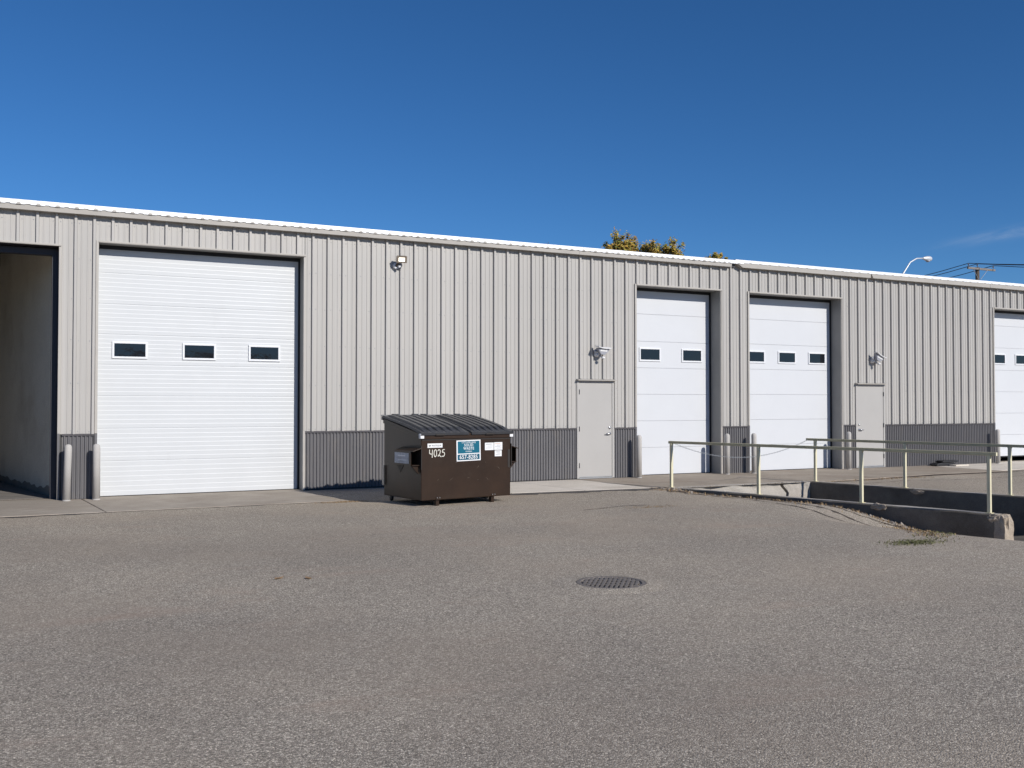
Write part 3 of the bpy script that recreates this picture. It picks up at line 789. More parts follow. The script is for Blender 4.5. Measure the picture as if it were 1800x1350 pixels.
# ------------------------------------------------------------------ wall lamps
def floodlight_bronze(x, z):
    r = tag(empty('floodlight', (x, -0.034, z)), 'bronze square floodlight with lit lens high on the wall', 'wall light'); r.scale = (0.82, 0.82, 0.82)
    b = MB(); b.lathe([(0.075, 0.03), (0.075, -0.035), (0.06, -0.05)], (-0.03, 0, -0.10), 18, 'y'); b.obj('base', 'plastic_white', r)
    n = MB(); n.tube([(-0.03, -0.03, -0.10), (-0.03, -0.10, -0.07), (-0.0, -0.15, -0.02)], 0.03, 10); n.obj('arm', 'bronze', r)
    T = Matrix.Translation((0.05, -0.20, 0.05)) @ Matrix.Rotation(math.radians(-14), 4, 'Z') @ Matrix.Rotation(math.radians(18), 4, 'X')
    h = MB(); h.prism([(-0.13, -0.06), (-0.11, -0.085), (0.11, -0.085), (0.13, -0.06), (0.13, 0.06), (0.11, 0.085), (-0.11, 0.085), (-0.13, 0.06)], 'y', -0.02, 0.05); h.xform(T)
    h.obj('lamp_head', 'bronze', r, 0.008)
    rim = MB()
    rim.box(-0.128, 0.128, -0.04, -0.02, 0.048, 0.084); rim.box(-0.128, 0.128, -0.04, -0.02, -0.084, -0.048); rim.box(-0.128, -0.076, -0.04, -0.02, -0.048, 0.048); rim.box(0.076, 0.128, -0.04, -0.02, -0.048, 0.048); rim.xform(T); rim.obj('rim', 'bronze_rim', r)
    ln = MB(); ln.box(-0.076, 0.076, -0.026, -0.021, -0.048, 0.048); ln.xform(T); ln.obj('lens', 'lamp_lit', r)
    s = MB(); s.lathe([(0.03, 0.0), (0.034, -0.03), (0.02, -0.05)], (0.02, -0.12, -0.10), 12, 'z'); s.obj('sensor', 'plastic_white', r)
floodlight_bronze(6.93, 4.55)
def floodlight_white(x, z, roll, label):
    r = tag(empty('floodlight', (x, -0.034, z)), label, 'wall light', 'white twin floodlights above the doors')
    b = MB(); b.lathe([(0.065, 0.03), (0.065, -0.03), (0.045, -0.06), (0.03, -0.10)], (-0.02, 0, -0.02), 18, 'y'); b.obj('base', 'plastic_white', r, 0, True)
    T = Matrix.Translation((0.05, -0.16, 0.06)) @ Matrix.Rotation(math.radians(roll), 4, 'Y') @ Matrix.Rotation(math.radians(10), 4, 'X')
    h = MB(); h.prism([(-0.15, 0.05), (0.15, 0.05), (0.12, -0.02), (0.05, -0.09), (-0.05, -0.09), (-0.11, -0.02)], 'y', -0.05, 0.07); h.xform(T); h.obj('lamp_head', 'plastic_grey', r, 0.008)
    v = MB(); v.prism([(-0.165, 0.075), (-0.06, 0.055), (0.06, 0.052), (0.165, 0.065), (0.165, 0.085), (0.06, 0.072), (-0.06, 0.075), (-0.165, 0.095)], 'y', -0.10, 0.08); v.xform(T); v.obj('visor', 'plastic_white', r, 0.004)
    ln = MB(); ln.box(-0.09, 0.09, -0.056, -0.051, -0.015, 0.042); ln.xform(T); ln.obj('lens', 'sticker_white', r)
    st = MB(); st.tube([(-0.02, -0.06, -0.04), (0.04, -0.12, -0.08)], 0.018, 8); st.obj('sensor_arm', 'plastic_grey', r)
    s = MB(); s.lathe([(0.012, 0.028), (0.034, 0.018), (0.045, 0.0), (0.034, -0.022), (0.012, -0.034)], (0.07, -0.15, -0.10), 14, 'z'); s.obj('sensor', 'plastic_white', r, 0, True)
    d = MB(); d.lathe([(0.034, 0.02), (0.042, 0.0), (0.034, -0.02)], (-0.10, -0.10, 0.05), 12, 'y'); d.obj('side_lamp', 'plastic_grey', r, 0, True)
floodlight_white(11.72, 2.80, 3, 'white twin floodlight above the grey door nearest the dumpster')
floodlight_white(20.31, 2.83, 22, 'tilted white twin floodlight above the far grey door')

# ------------------------------------------------------------------ bollards
def bollard_mesh():
    mb = MB(); mb.lathe([(0.062, 0.0), (0.062, 0.90), (0.058, 0.945), (0.045, 0.968), (0.02, 0.98)], (0, 0, 0), 24)
    me = mb.mesh('bollard', 'bollard', smooth=True); return me
bme = bollard_mesh()
bl = [(0.808, 'leaning pale bollard at the edge of the open bay', (0.0, 0.022)), (1.285, 'pale bollard at the left jamb of the wide ribbed door', (0.0, -0.004)),
      (12.70, 'pale bollard beside the grey door, left of the narrow white door', (0, 0)), (15.235, 'slim pale bollard just right of the narrow white door', (0, 0.004)),
      (16.06, 'pale bollard at the left jamb of the three-window middle door', (0, 0)), (19.20, 'pale bollard right of the three-window middle door', (0, 0)),
      (24.96, 'pale bollard at the rightmost white door', (0, 0))]
for xb_, lab, lean in bl:
    o = bpy.data.objects.new('bollard', bme); col.objects.link(o); o.location = (xb_, -0.26, ZG + 0.005)
    o.rotation_euler = (lean[0], lean[1], random.uniform(0, 3)) if lean == (0, 0) else (0, lean[1], 0)
    tag(o, lab, 'bollard', 'pale bollards along the warehouse')
    rg = MB(); rg.lathe([(0.067, -0.004), (0.067, 0.018), (0.0625, 0.022)], (0, 0, 0), 24); rg.obj('base_ring', 'bollard', o)

# ------------------------------------------------------------------ dock walls and railings
ZT = ZG + 0.02
def rough(v, amp, sc=5.0):
    p = Vector(v); return Vector((p.x + amp * noise.noise(p * sc), p.y + amp * noise.noise(p * sc + Vector((7, 1, 3))), p.z + amp * noise.noise(p * sc + Vector((2, 9, 5)))))
def long_wall(name, fx, ya, yb, zb, label):
    mb = MB(); n = 46; prev = None; T = 0.1
    for i in range(n + 1):
        y = ya + (yb - ya) * i / n; x = fx(y)
        ring = [(x - T, y, zb), (x - T, y, -0.35), (x - T, y, ZT - 0.02), (x - T + 0.02, y, ZT), (x + T - 0.02, y, ZT), (x + T, y, ZT - 0.02), (x + T, y, -0.35), (x + T, y, zb)]
        ring = [rough(p, 0.008, 3.0) for p in ring]
        mb.v += [tuple(p) for p in ring]
    k = 8
    for i in range(n):
        for j in range(k - 1): mb.f.append((i * k + j, i * k + j + 1, (i + 1) * k + j + 1, (i + 1) * k + j))
    mb.f += [tuple(range(k)), tuple(n * k + j for j in range(k - 1, -1, -1))]
    return mb
nw = long_wall('near', xn, -2.80, -8.98, -1.4, '')
def sunlit_top(o):  # sunlit top and shaded, stained sides are put into the wall colours
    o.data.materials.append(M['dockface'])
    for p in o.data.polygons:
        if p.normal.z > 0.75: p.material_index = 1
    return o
near_wall = tag(sunlit_top(nw.obj('retaining_wall', 'retain')), 'concrete dock wall nearest the camera with a broken crumbling end', 'retaining wall')
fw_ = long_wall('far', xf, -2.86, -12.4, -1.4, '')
far_wall = tag(sunlit_top(fw_.obj('retaining_wall', 'retain')), 'dark concrete wall on the far side of the loading dock pit', 'retaining wall')
# broken end of the near wall
be = bmesh.new(); bmesh.ops.create_grid(be, x_segments=1, y_segments=1, size=0.001)
be.free()
mb = MB(); n = 14; k = 12
for i in range(n + 1):
    y = -9.22 - 0.22 * i / n
    for j in range(k + 1):
        t = j / k
        mb.v.append((0, 0, 0))
mb = MB()
def end_block():
    m_ = bmesh.new()
    bmesh.ops.create_cube(m_, size=1.0)
    bmesh.ops.subdivide_edges(m_, edges=m_.edges[:], cuts=9, use_grid_fill=True)
    for v in m_.verts:
        t = v.co.copy()
        y = -9.055 + 0.16 * t.y
        z = -0.99 + (t.z + 0.5) * (ZT + 0.99)
        x = xn(y) + t.x * 0.2
        if t.z > 0.0:
            a = sstep(0.0, 0.5, t.z)
            p = Vector((x, y, z))
            f = abs(noise.noise(p * 9)) * 0.12 * a
            y += f * (1 if t.y < 0 else 0); 
            z -= 0.10 * a * max(0, -t.y * 1.6) * (0.5 + noise.noise(p * 4)) + 0.025 * a * abs(noise.noise(p * 14))
            x += 0.03 * a * noise.noise(p * 11)
        v.co = (x, y, z)
    me = bpy.data.meshes.new('broken_end'); m_.to_mesh(me); m_.free(); me.materials.append(M['broken']); return me
link('broken_end', end_block(), near_wall)
# dock face at the building end, split by a crack
def dock_piece(xa, xb, ja, jb, label):
    mb = MB(); n = 14; rows = []
    m_ = 20
    for j in range(m_ + 1):
        t = j / m_; z = -1.3 + (ZG + 0.010 + 1.3) * (1 - (1 - t) ** 2.2)
        a = xa + ja(z); b = xb + jb(z)
        for i in range(n + 1):
            x = a + (b - a) * i / n
            y = -2.87
            if z > -0.35:
                q = sstep(-0.35, ZG, z); y += 0.14 * q * (0.5 + 0.8 * noise.noise(Vector((x * 2.3, z * 4, 1)))) + 0.03 * q * noise.noise(Vector((x * 11, z * 11, 4)))
            mb.v.append((x, min(y, -2.66), z))
    r = n + 1
    for j in range(m_):
        for i in range(n): mb.f.append((j * r + i, j * r + i + 1, (j + 1) * r + i + 1, (j + 1) * r + i))
    k0 = len(mb.v)
    # back and side closure
    for j in range(m_ + 1):
        for i in (0, n):
            p = mb.v[j * r + i]; mb.v.append((p[0], -2.632, p[2]))
    for j in range(m_):
        mb.f.append((j * r, (j + 1) * r, k0 + 2 * (j + 1), k0 + 2 * j)); mb.f.append((j * r + n, k0 + 2 * j + 1, k0 + 2 * j + 3, (j + 1) * r + n))
    top = [m_ * r + i for i in range(n + 1)]
    mb.f.append(tuple(top + [k0 + 2 * m_ + 1, k0 + 2 * m_]))
    o = mb.obj('dock_wall', 'dockface', None)
    return tag(o, label, 'retaining wall')
def chip(parent, c, sx_, sy_, sz_, seed):
    m_ = bmesh.new(); bmesh.ops.create_icosphere(m_, subdivisions=3, radius=1.0)
    for v in m_.verts:
        p_ = v.co.copy(); k_ = 1 + 0.35 * noise.noise(p_ * 2.2 + Vector((seed, 0, 0))) + 0.22 * noise.noise(p_ * 5.5 + Vector((0, seed, 0)))
        v.co = Vector((p_.x * sx_, p_.y * sy_, p_.z * sz_)) * k_ + Vector(c)
    me = bpy.data.meshes.new('broken_patch'); m_.to_mesh(me); m_.free(); me.materials.append(M['broken']); link('broken_patch', me, parent)
chip(far_wall, (xf(-5.25) - 0.085, -5.25, ZT - 0.055), 0.035, 0.20, 0.055, 1)
chip(near_wall, (xn(-7.15) - 0.07, -7.15, ZT - 0.04), 0.07, 0.16, 0.06, 2)
chip(near_wall, (xn(-8.9) - 0.055, -8.93, ZT - 0.075), 0.06, 0.10, 0.075, 3)
zig = lambda z: 0.0 if z > -0.1 else 0.10 * math.sin(min(1, (-0.1 - z) / 0.2) * 1.57) - 0.10 * sstep(-0.22, -0.5, z) * 1.6
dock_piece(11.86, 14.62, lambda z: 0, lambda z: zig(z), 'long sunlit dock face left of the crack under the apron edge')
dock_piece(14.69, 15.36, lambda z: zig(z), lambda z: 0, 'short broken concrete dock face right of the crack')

def railing(fx, yposts, ya, yb, label):
    y0 = yposts[0]
    r = tag(empty('railing', (fx(y0), y0, ZT)), label, 'railing')
    o0 = Vector((fx(y0), y0, ZT)); H = 0.925; s = 0.026
    for y in yposts:
        dx = (fx(y - 0.05) - fx(y + 0.05)) / 0.1
        ang = math.atan(dx)
        R = Matrix.Translation(Vector((fx(y), y, ZT)) - o0) @ Matrix.Rotation(-ang * -1, 4, 'Z')
        p = MB(); p.box(-s, s, -s, s, -0.05, H - 0.05); p.xform(R); p.obj('post', 'yellow', r, 0.004)
        gs = MB(); gs.prism([(-0.045, H - 0.051), (0.045, H - 0.051), (0.027, H - 0.09), (-0.027, H - 0.09)], 'x', -0.004, 0.004); gs.xform(R); gs.obj('gusset', 'yellow_grey', r)
        pl = MB(); pl.box(-0.05, 0.05, -0.05, 0.05, -0.006, 0.008); pl.xform(R); pl.obj('base_plate', 'yellow_grey', r, 0.002)
    a, b = Vector((fx(ya), ya, ZT + H - 0.025)) - o0, Vector((fx(yb), yb, ZT + H - 0.025)) - o0
    d = (b - a).normalized(); nrm = Vector((-d.y, d.x, 0)); rl = MB()
    q = [a + nrm * e_ * s + Vector((0, 0, z)) for e_, z in ((-1, -s), (1, -s), (1, s), (-1, s))]
    q2 = [b + nrm * e_ * s + Vector((0, 0, z)) for e_, z in ((-1, -s), (1, -s), (1, s), (-1, s))]
    rl.add(q + q2, [(0, 1, 2, 3), (7, 6, 5, 4), (0, 4, 5, 1), (1, 5, 6, 2), (2, 6, 7, 3), (3, 7, 4, 0)])
    rl.obj('rail', 'yellow_grey', r, 0.005)
    for e_, dd in ((b, d), (a, -d)):
        cp = MB(); c = e_ + dd * 0.012
        q = [c + nrm * u * (s - 0.002) + Vector((0, 0, v)) - dd * 0.010 for u, v in ((-1, -s), (1, -s), (1, s), (-1, s))]
        q2 = [p + dd * 0.012 for p in q]
        cp.add(q + q2, [(0, 1, 2, 3), (7, 6, 5, 4), (0, 4, 5, 1), (1, 5, 6, 2), (2, 6, 7, 3), (3, 7, 4, 0)]); cp.obj('end_cap', 'yellow', r)
    return r
railing(xn, [-2.78, -4.80, -6.80, -8.85], -2.72, -8.95, 'cream yellow handrail of four posts along the near dock wall')
railing(xf, [-2.92, -4.98, -7.02, -9.1, -11.2], -2.70, -11.4, 'cream yellow handrail along the far dock wall')
# sagging chain closing the gap
A = Vector((xn(-2.78), -2.83, ZT + 0.89)); B = Vector((xf(-2.92) - 0.02, -2.74, ZT + 0.90))
ch = MB(); L = (B - A).length; nlk = 96
def cpos(t): 
    p = A.lerp(B, t); p.z -= 0.34 * 4 * t * (1 - t); return p
for i in range(nlk):
    p, q = cpos(i / nlk), cpos((i + 1) / nlk); m_ = (p + q) / 2; d = (q - p).normalized()
    n1 = d.cross(Vector((0, 0, 1))).normalized(); n2 = d.cross(n1)
    sd_ = n1 if i % 2 else n2; hl = (q - p).length * 0.66
    ring = [m_ + d * hl * math.cos(t) + sd_ * 0.010 * math.sin(t) for t in [2 * math.pi * k / 8 for k in range(8)]]
    ch.tube(ring + [ring[0]], 0.0038, 4, False)
tag(ch.obj('chain', 'galv'), 'thin sagging chain strung between the two dock railings', 'chain')

# ------------------------------------------------------------------ dumpster
DW, DD, ZB, ZF, ZK = 1.78, 1.30, 0.10, 1.19, 1.435
dm = tag(empty('dumpster', (5.93, -3.93, ZG), math.radians(8.3)), 'brown steel dumpster with black ribbed plastic lids and teal sign', 'dumpster')
def dobj(mb, name, m, bevel=0.0, smooth=False, fix=True, parent=None): return mb.obj(name, m, parent or dm, bevel, smooth, fix)
b = MB(); b.prism([(0.0, ZB), (DD, ZB), (DD, ZK), (0.0, ZF)], 'x', 0.0, DW)
body = dobj(b, 'body', 'dump_brown', 0.012)
b = MB(); b.box(-0.012, DW + 0.012, -0.022, -0.001, ZF - 0.085, ZF); dobj(b, 'front_rim', 'dump_brown', 0.006)
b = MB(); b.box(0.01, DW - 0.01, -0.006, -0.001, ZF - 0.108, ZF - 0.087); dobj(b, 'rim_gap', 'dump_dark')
for sx_ in (0, 1):
    xa, xb_ = (-0.020, -0.001) if sx_ == 0 else (DW + 0.001, DW + 0.020)
    b = MB(); b.prism([(-0.0, ZF - 0.085), (DD, ZK - 0.085), (DD, ZK), (0.0, ZF)], 'x', xa, xb_); dobj(b, 'side_rim', 'dump_brown', 0.004)
    cx = -0.035 if sx_ == 0 else DW - 0.035
    b = MB(); b.box(cx, cx + 0.07, -0.034, 0.03, ZF - 0.075, ZF + 0.006); dobj(b, 'corner_cap', 'sticker_white', 0.006)
b = MB(); b.box(-0.03, DW + 0.03, DD - 0.02, DD + 0.05, ZK - 0.03, ZK + 0.035); dobj(b, 'hinge_rail', 'dump_lid', 0.006)
b = MB(); b.tube([(-0.05, DD + 0.02, ZK + 0.05), (DW + 0.05, DD + 0.02, ZK + 0.05)], 0.012, 8); dobj(b, 'hinge_rod', 'scuff')
# lids: domed ribbed plastic
def lid(xa, xb_):
    mb = MB(); nv = 14; us_ = []
    nr = 6; wd = xb_ - xa; fl_ = 0.05
    us_ = [(0, -0.035), (0.012, 0.0)]
    pitch = (wd - 2 * fl_) / nr
    for k in range(nr):
        c = fl_ + pitch * (k + 0.5)
        us_ += [(c - pitch * 0.36, 0.0), (c - pitch * 0.26, 0.034), (c + pitch * 0.26, 0.034), (c + pitch * 0.36, 0.0)]
    us_ += [(wd - 0.012, 0.0), (wd, -0.035)]
    n = len(us_)
    for j in range(nv + 1):
        t = j / nv
        y = -0.05 + (DD + 0.06) * t
        zz = ZF + 0.018 + (ZK + 0.03 - ZF) * t + 0.024 * math.sin(math.pi * t ** 0.7)
        ribf = sstep(0.03, 0.14, t) * (1 - sstep(0.90, 0.98, t))
        for u, h in us_:
            mb.v.append((xa + u, y, zz + (h * ribf if h > 0 else h)))
    for j in range(nv):
        for i in range(n - 1): mb.f.append((j * n + i, j * n + i + 1, (j + 1) * n + i + 1, (j + 1) * n + i))
    k0 = len(mb.v)
    for i in range(n): p = mb.v[i]; mb.v.append((p[0], p[1] + 0.006, ZF - 0.022))
    for i in range(n - 1): mb.f.append((k0 + i, k0 + i + 1, i + 1, i))
    return mb
gap = 0.022
dobj(lid(-0.03, DW * 0.52 - gap), 'lid', 'dump_lid', fix=False)
dobj(lid(DW * 0.52 + gap, DW + 0.03), 'lid', 'dump_lid', fix=False)
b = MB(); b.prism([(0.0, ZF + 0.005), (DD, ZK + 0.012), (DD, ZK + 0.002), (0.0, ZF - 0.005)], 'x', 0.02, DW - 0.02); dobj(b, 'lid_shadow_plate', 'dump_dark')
for c in (0.33, 1.32):
    b = MB(); b.box(c - 0.085, c + 0.085, -0.060, -0.024, ZF - 0.028, ZF - 0.004); dobj(b, 'lid_grip', 'dump_dark', 0.004)
for c in (0.22, 0.62, 0.80, 1.25, 1.5):
    b = MB(); b.box(c - 0.05, c + 0.05, DD - 0.03, DD + 0.055, ZK + 0.04, ZK + 0.075); dobj(b, 'hinge_lug', 'dump_lid', 0.006)
# fork pockets
def pocket(s):
    x_in = -0.001 if s < 0 else DW + 0.001
    def X(d): return x_in + s * d
    r = MB(); P = 0.165; z0, z1 = 0.64, 1.0; ya, yb = -0.02, 0.62
    def bx(d0, d1, y0, y1, za, zb2):
        xs2 = sorted((X(d0), X(d1))); r.box(xs2[0], xs2[1], y0, y1, za, zb2)
    bx(P - 0.012, P, ya + .08, yb, z0 + 0.03, z1 - 0.085)            # outer cheek
    xs2 = sorted((X(0.0), X(P)))
    zi, zo = z1 - 0.035, z1 - 0.084
    za_, zb_2 = (zo, zi) if s < 0 else (zi, zo)
    r.hexa([(xs2[0], ya, za_ - .014), (xs2[1], ya, zb_2 - .014), (xs2[1], yb, zb_2 - .014), (xs2[0], yb, za_ - .014), (xs2[0], ya, za_), (xs2[1], ya, zb_2), (xs2[1], yb, zb_2), (xs2[0], yb, za_)])  #               # top
    bx(0.0, P - 0.013, ya + .05, yb, z0 + 0.03, z0 + 0.045)          # bottom
    pk = dobj(r, 'fork_pocket', 'dump_brown', 0.004)
    k = MB(); xs2 = sorted((X(0.002), X(P - 0.014))); k.box(xs2[0], xs2[1], yb - 0.03, yb - 0.02, z0 + 0.046, z1 - 0.10); k.obj('pocket_back', 'dump_dark', pk)
    g1 = MB(); xs2 = sorted((X(0.0), X(0.012))); g1.prism([(-0.022, z0 - 0.03), (-0.022, z1), (0.30, z1), (0.62, z1 - 0.03), (0.62, z0 + 0.02), (0.25, z0 + 0.02)], 'x', *xs2); g1.obj('mount_plate', 'dump_dark', pk)
    g2 = MB(); xs2 = sorted((X(0.012), X(P - 0.02))); g2.hexa([(xs2[0], 0.06, z0 - 0.10), (xs2[0] + 0.01, 0.06, z0 - 0.10), (xs2[0] + 0.01, 0.09, z0 - 0.10), (xs2[0], 0.09, z0 - 0.10),
                                                                 (xs2[0], 0.06, z0 + 0.029), (xs2[1], 0.06, z0 + 0.029), (xs2[1], 0.09, z0 + 0.029), (xs2[0], 0.09, z0 + 0.029)] if s > 0 else
                                                                [(xs2[1] - 0.01, 0.06, z0 - 0.10), (xs2[1], 0.06, z0 - 0.10), (xs2[1], 0.09, z0 - 0.10), (xs2[1] - 0.01, 0.09, z0 - 0.10),
                                                                 (xs2[0], 0.06, z0 + 0.029), (xs2[1], 0.06, z0 + 0.029), (xs2[1], 0.09, z0 + 0.029), (xs2[0], 0.09, z0 + 0.029)]); g2.obj('gusset', 'dump_brown', pk)
    g3 = MB(); xs2 = sorted((X(P - 0.03), X(P - 0.018))); g3.prism([(0.33, z0 + 0.029), (0.56, z0 + 0.029), (0.44, z0 - 0.09)], 'x', *xs2); g3.obj('bracket', 'dump_dark', pk)
    if s < 0:
        st = MB(); st.box(X(P + 0.0035), X(P + 0.0015), 0.12, 0.60, z0 + 0.065, z1 - 0.12); so_ = st.obj('warning_label', 'sticker_grey', pk)
        for kk in range(4):
            ln = MB(); ln.box(X(P + 0.0055), X(P + 0.0042), 0.18 + 0.02 * kk, 0.54 - 0.05 * (kk % 2), z0 + 0.085 + kk * 0.033, z0 + 0.093 + kk * 0.033 + (0.008 if kk == 3 else 0)); ln.obj('print_line', 'sticker_white' if kk % 2 else 'ink_grey', pk)
pocket(-1); pocket(1)
b = MB(); b.prism([(DW - 0.062, 0.60), (DW - 0.03, 0.575), (DW - 0.012, 0.60), (DW - 0.012, 0.90), (DW - 0.062, 0.90)], 'y', -0.0045, -0.0015); dobj(b, 'corner_slot', 'dump_dark')
# feet, runners, casters
for fx_ in (0.32, 1.42):
    b = MB(); b.box(fx_ - 0.03, fx_ + 0.03, 0.02, 0.10, 0.0, ZB + 0.002); b.box(fx_ - 0.045, fx_ + 0.045, -0.010, -0.0012, ZB + 0.0, ZB + 0.05); dobj(b, 'foot', 'dump_brown', 0.004)
    b = MB(); b.box(fx_ - 0.035, fx_ + 0.035, 0.2, DD - 0.1, 0.055, ZB - 0.002); dobj(b, 'skid', 'dump_dark')
    for q in (-0.02, 0.02):
        b = MB(); b.lathe([(0.010, -0.0105), (0.009, -0.018)], (fx_ + q * 1.2, 0, ZB + 0.035), 8, 'y'); dobj(b, 'bolt', 'scuff')
for cx in (0.12, DW - 0.12):
    b = MB(); b.lathe([(0.045, -0.018), (0.05, -0.012), (0.05, 0.012), (0.045, 0.018)], (cx, DD - 0.06, 0.05), 16, 'x'); dobj(b, 'caster', 'rubber', 0, True)
b = MB(); b.box(-0.030, -0.0205, DD - 0.05, DD + 0.01, 0.28, 0.62); dobj(b, 'corner_post', 'scuff')
# signs and writing
_dg = None
def text_obj(s, size, m, parent, loc, rot, name='lettering', align='CENTER', sx=1.0, bold=0.0):
    cu = bpy.data.curves.new('t', 'FONT'); cu.body = s; cu.size = size; cu.align_x = align; cu.align_y = 'CENTER'; cu.extrude = 0.0003; cu.space_character = 1.08; cu.offset = bold * 0.35; cu.resolution_u = 3
    t = bpy.data.objects.new('t', cu); col.objects.link(t)
    bpy.context.view_layer.update()
    me = bpy.data.meshes.new_from_object(t.evaluated_get(bpy.context.evaluated_depsgraph_get()))
    bpy.data.objects.remove(t); bpy.data.curves.remove(cu)
    me.materials.clear(); me.materials.append(M[m])
    o = bpy.data.objects.new(name, me); col.objects.link(o); o.parent = parent; o.location = loc; o.rotation_euler = rot; o.scale = (sx, 1, 1)
    return o
FR = (math.pi / 2, 0, 0)
def plate(name, m, xa, xb_, za, zb2, y0, parent=dm, y1=-0.0012, tilt=0.0):
    mb = MB(); mb.box(xa, xb_, y0, y1, za, zb2)
    if tilt:
        c = Vector(((xa + xb_) / 2, 0, (za + zb2) / 2)); mb.xform(Matrix.Translation(c) @ Matrix.Rotation(tilt, 4, 'Y') @ Matrix.Translation(-c))
    return mb.obj(name, m, parent)
# teal city sign
sx0, sx1, sz0, sz1 = 0.675, 1.155, 0.725, 1.075
sign = plate('city_sign', 'sticker_white', sx0, sx1, sz0, sz1, -0.004, tilt=math.radians(-1.0))
plate('sign_field', 'sign_teal', sx0 + 0.022, sx1 - 0.022, sz0 + 0.128, sz1 - 0.018, -0.0052, sign, -0.0042, math.radians(-1.0))
plate('sign_field', 'sign_blue', sx0 + 0.02, sx1 - 0.02, sz0 + 0.018, sz0 + 0.112, -0.0052, sign, -0.0042, math.radians(-1.0))
cxs = (sx0 + sx1) / 2
for s, size, z, bw, sx_ in (('CITY of BILLINGS', 0.040, sz1 - 0.041, 0.0006, 0.86), ('SOLID', 0.064, sz1 - 0.086, 0.002, 0.98), ('WASTE', 0.064, sz1 - 0.143, 0.002, 0.98), ('DIVISION', 0.030, sz1 - 0.192, 0.0006, 0.95), ('657-8285', 0.096, sz0 + 0.064, 0.0022, 0.93)):
    text_obj(s, size, 'sticker_white', sign, (cxs, -0.0060, z), FR, 'lettering', 'CENTER', sx_, bw)
# maker label
mk = plate('maker_label', 'sticker_white', 0.115, 0.40, 0.962, 1.032, -0.003)
text_obj('WASTEQUIP', 0.038, 'ink', mk, (0.285, -0.0038, 0.995), FR, 'lettering', 'CENTER', 0.82, 0.001)
lg = MB(); lg.prism([(0.135, 1.008), (0.150, 1.008), (0.158, 0.990), (0.166, 1.008), (0.181, 1.008), (0.164, 0.980), (0.152, 0.980)], 'y', -0.0040, -0.0032); lg.obj('logo', 'ink', mk)
# hand painted number 4025
strokes = [
    [(0.0, 1.0), (-0.02, 0.55), (0.10, 0.42), (0.42, 0.42)], [(0.42, 0.98), (0.40, 0.5), (0.38, -0.05)],
    [(0.86, 0.98), (0.70, 0.85), (0.64, 0.45), (0.72, 0.10), (0.88, 0.05), (1.04, 0.3), (1.04, 0.7), (0.94, 0.95), (0.84, 0.98)],
    [(1.22, 0.78), (1.34, 0.97), (1.54, 0.92), (1.60, 0.70), (1.50, 0.40), (1.30, 0.10), (1.24, 0.16), (1.36, 0.30), (1.58, 0.12), (1.76, 0.02)],
    [(2.24, 0.96), (1.92, 0.92), (1.88, 0.60), (2.08, 0.64), (2.24, 0.48), (2.22, 0.22), (2.04, 0.06), (1.82, 0.12)]]
for k, st in enumerate(strokes):
    mb = MB(); sc_ = 0.128; fine = []
    for a_, b_ in zip(st, st[1:]):
        for i in range(5): fine.append((a_[0] + (b_[0] - a_[0]) * i / 5, a_[1] + (b_[1] - a_[1]) * i / 5))
    fine.append(st[-1])
    for i in range(2):
        fine = [fine[0]] + [((p[0] + 2 * q[0] + r_[0]) / 4, (p[1] + 2 * q[1] + r_[1]) / 4) for p, q, r_ in zip(fine, fine[1:], fine[2:])] + [fine[-1]]
    for i, p in enumerate(fine):
        a_, b_ = fine[max(0, i - 1)], fine[min(len(fine) - 1, i + 1)]
        d = Vector((b_[0] - a_[0], b_[1] - a_[1])).normalized(); nrm = Vector((-d.y, d.x)) * 0.0065
        x_, z_ = 0.155 + p[0] * sc_, 0.805 + p[1] * sc_
        mb.v += [(x_ - nrm.x, -0.0022, z_ - nrm.y), (x_ + nrm.x, -0.0022, z_ + nrm.y)]
    for i in range(len(fine) - 1): mb.f.append((2 * i, 2 * i + 2, 2 * i + 3, 2 * i + 1))
    dobj(mb, 'painted_digit', 'paint_mark', fix=False)
# three small white stickers
for (a_, b_, c_, d_, nl) in ((1.245, 1.425, 0.895, 1.022, 3), (1.435, 1.605, 0.895, 1.026, 4), (1.448, 1.592, 0.785, 0.885, 3)):
    st = plate('sticker', 'sticker_white', a_, b_, c_, d_, -0.003)
    for k in range(nl):
        zz = d_ - 0.022 - k * (d_ - c_ - 0.03) / nl
        ln = MB(); ln.box(a_ + 0.02 + 0.03 * (k % 2), b_ - 0.02 - 0.02 * ((k + 1) % 2), -0.0042, -0.0034, zz - 0.007, zz); ln.obj('print_line', 'ink_grey' if k else ('ink_red' if nl == 4 else 'ink'), st)
# scuffs
rnd = random.Random(5)
for k in range(9):
    x_, z_ = rnd.uniform(0.3, 1.6), rnd.uniform(0.35, 0.72); l_ = rnd.uniform(0.015, 0.05); a_ = rnd.uniform(-0.9, 0.9)
    mb = MB(); d = Vector((math.cos(a_), math.sin(a_))) * l_; nrm = Vector((-d.y, d.x)).normalized() * 0.003
    mb.add([(x_ - d.x, -0.0018, z_ - d.y), (x_ + nrm.x, -0.0018, z_ + nrm.y), (x_ + d.x, -0.0018, z_ + d.y), (x_ - nrm.x, -0.0018, z_ - nrm.y)], [(0, 1, 2, 3)]); dobj(mb, 'scuff_mark', 'dump_scuff', fix=False)

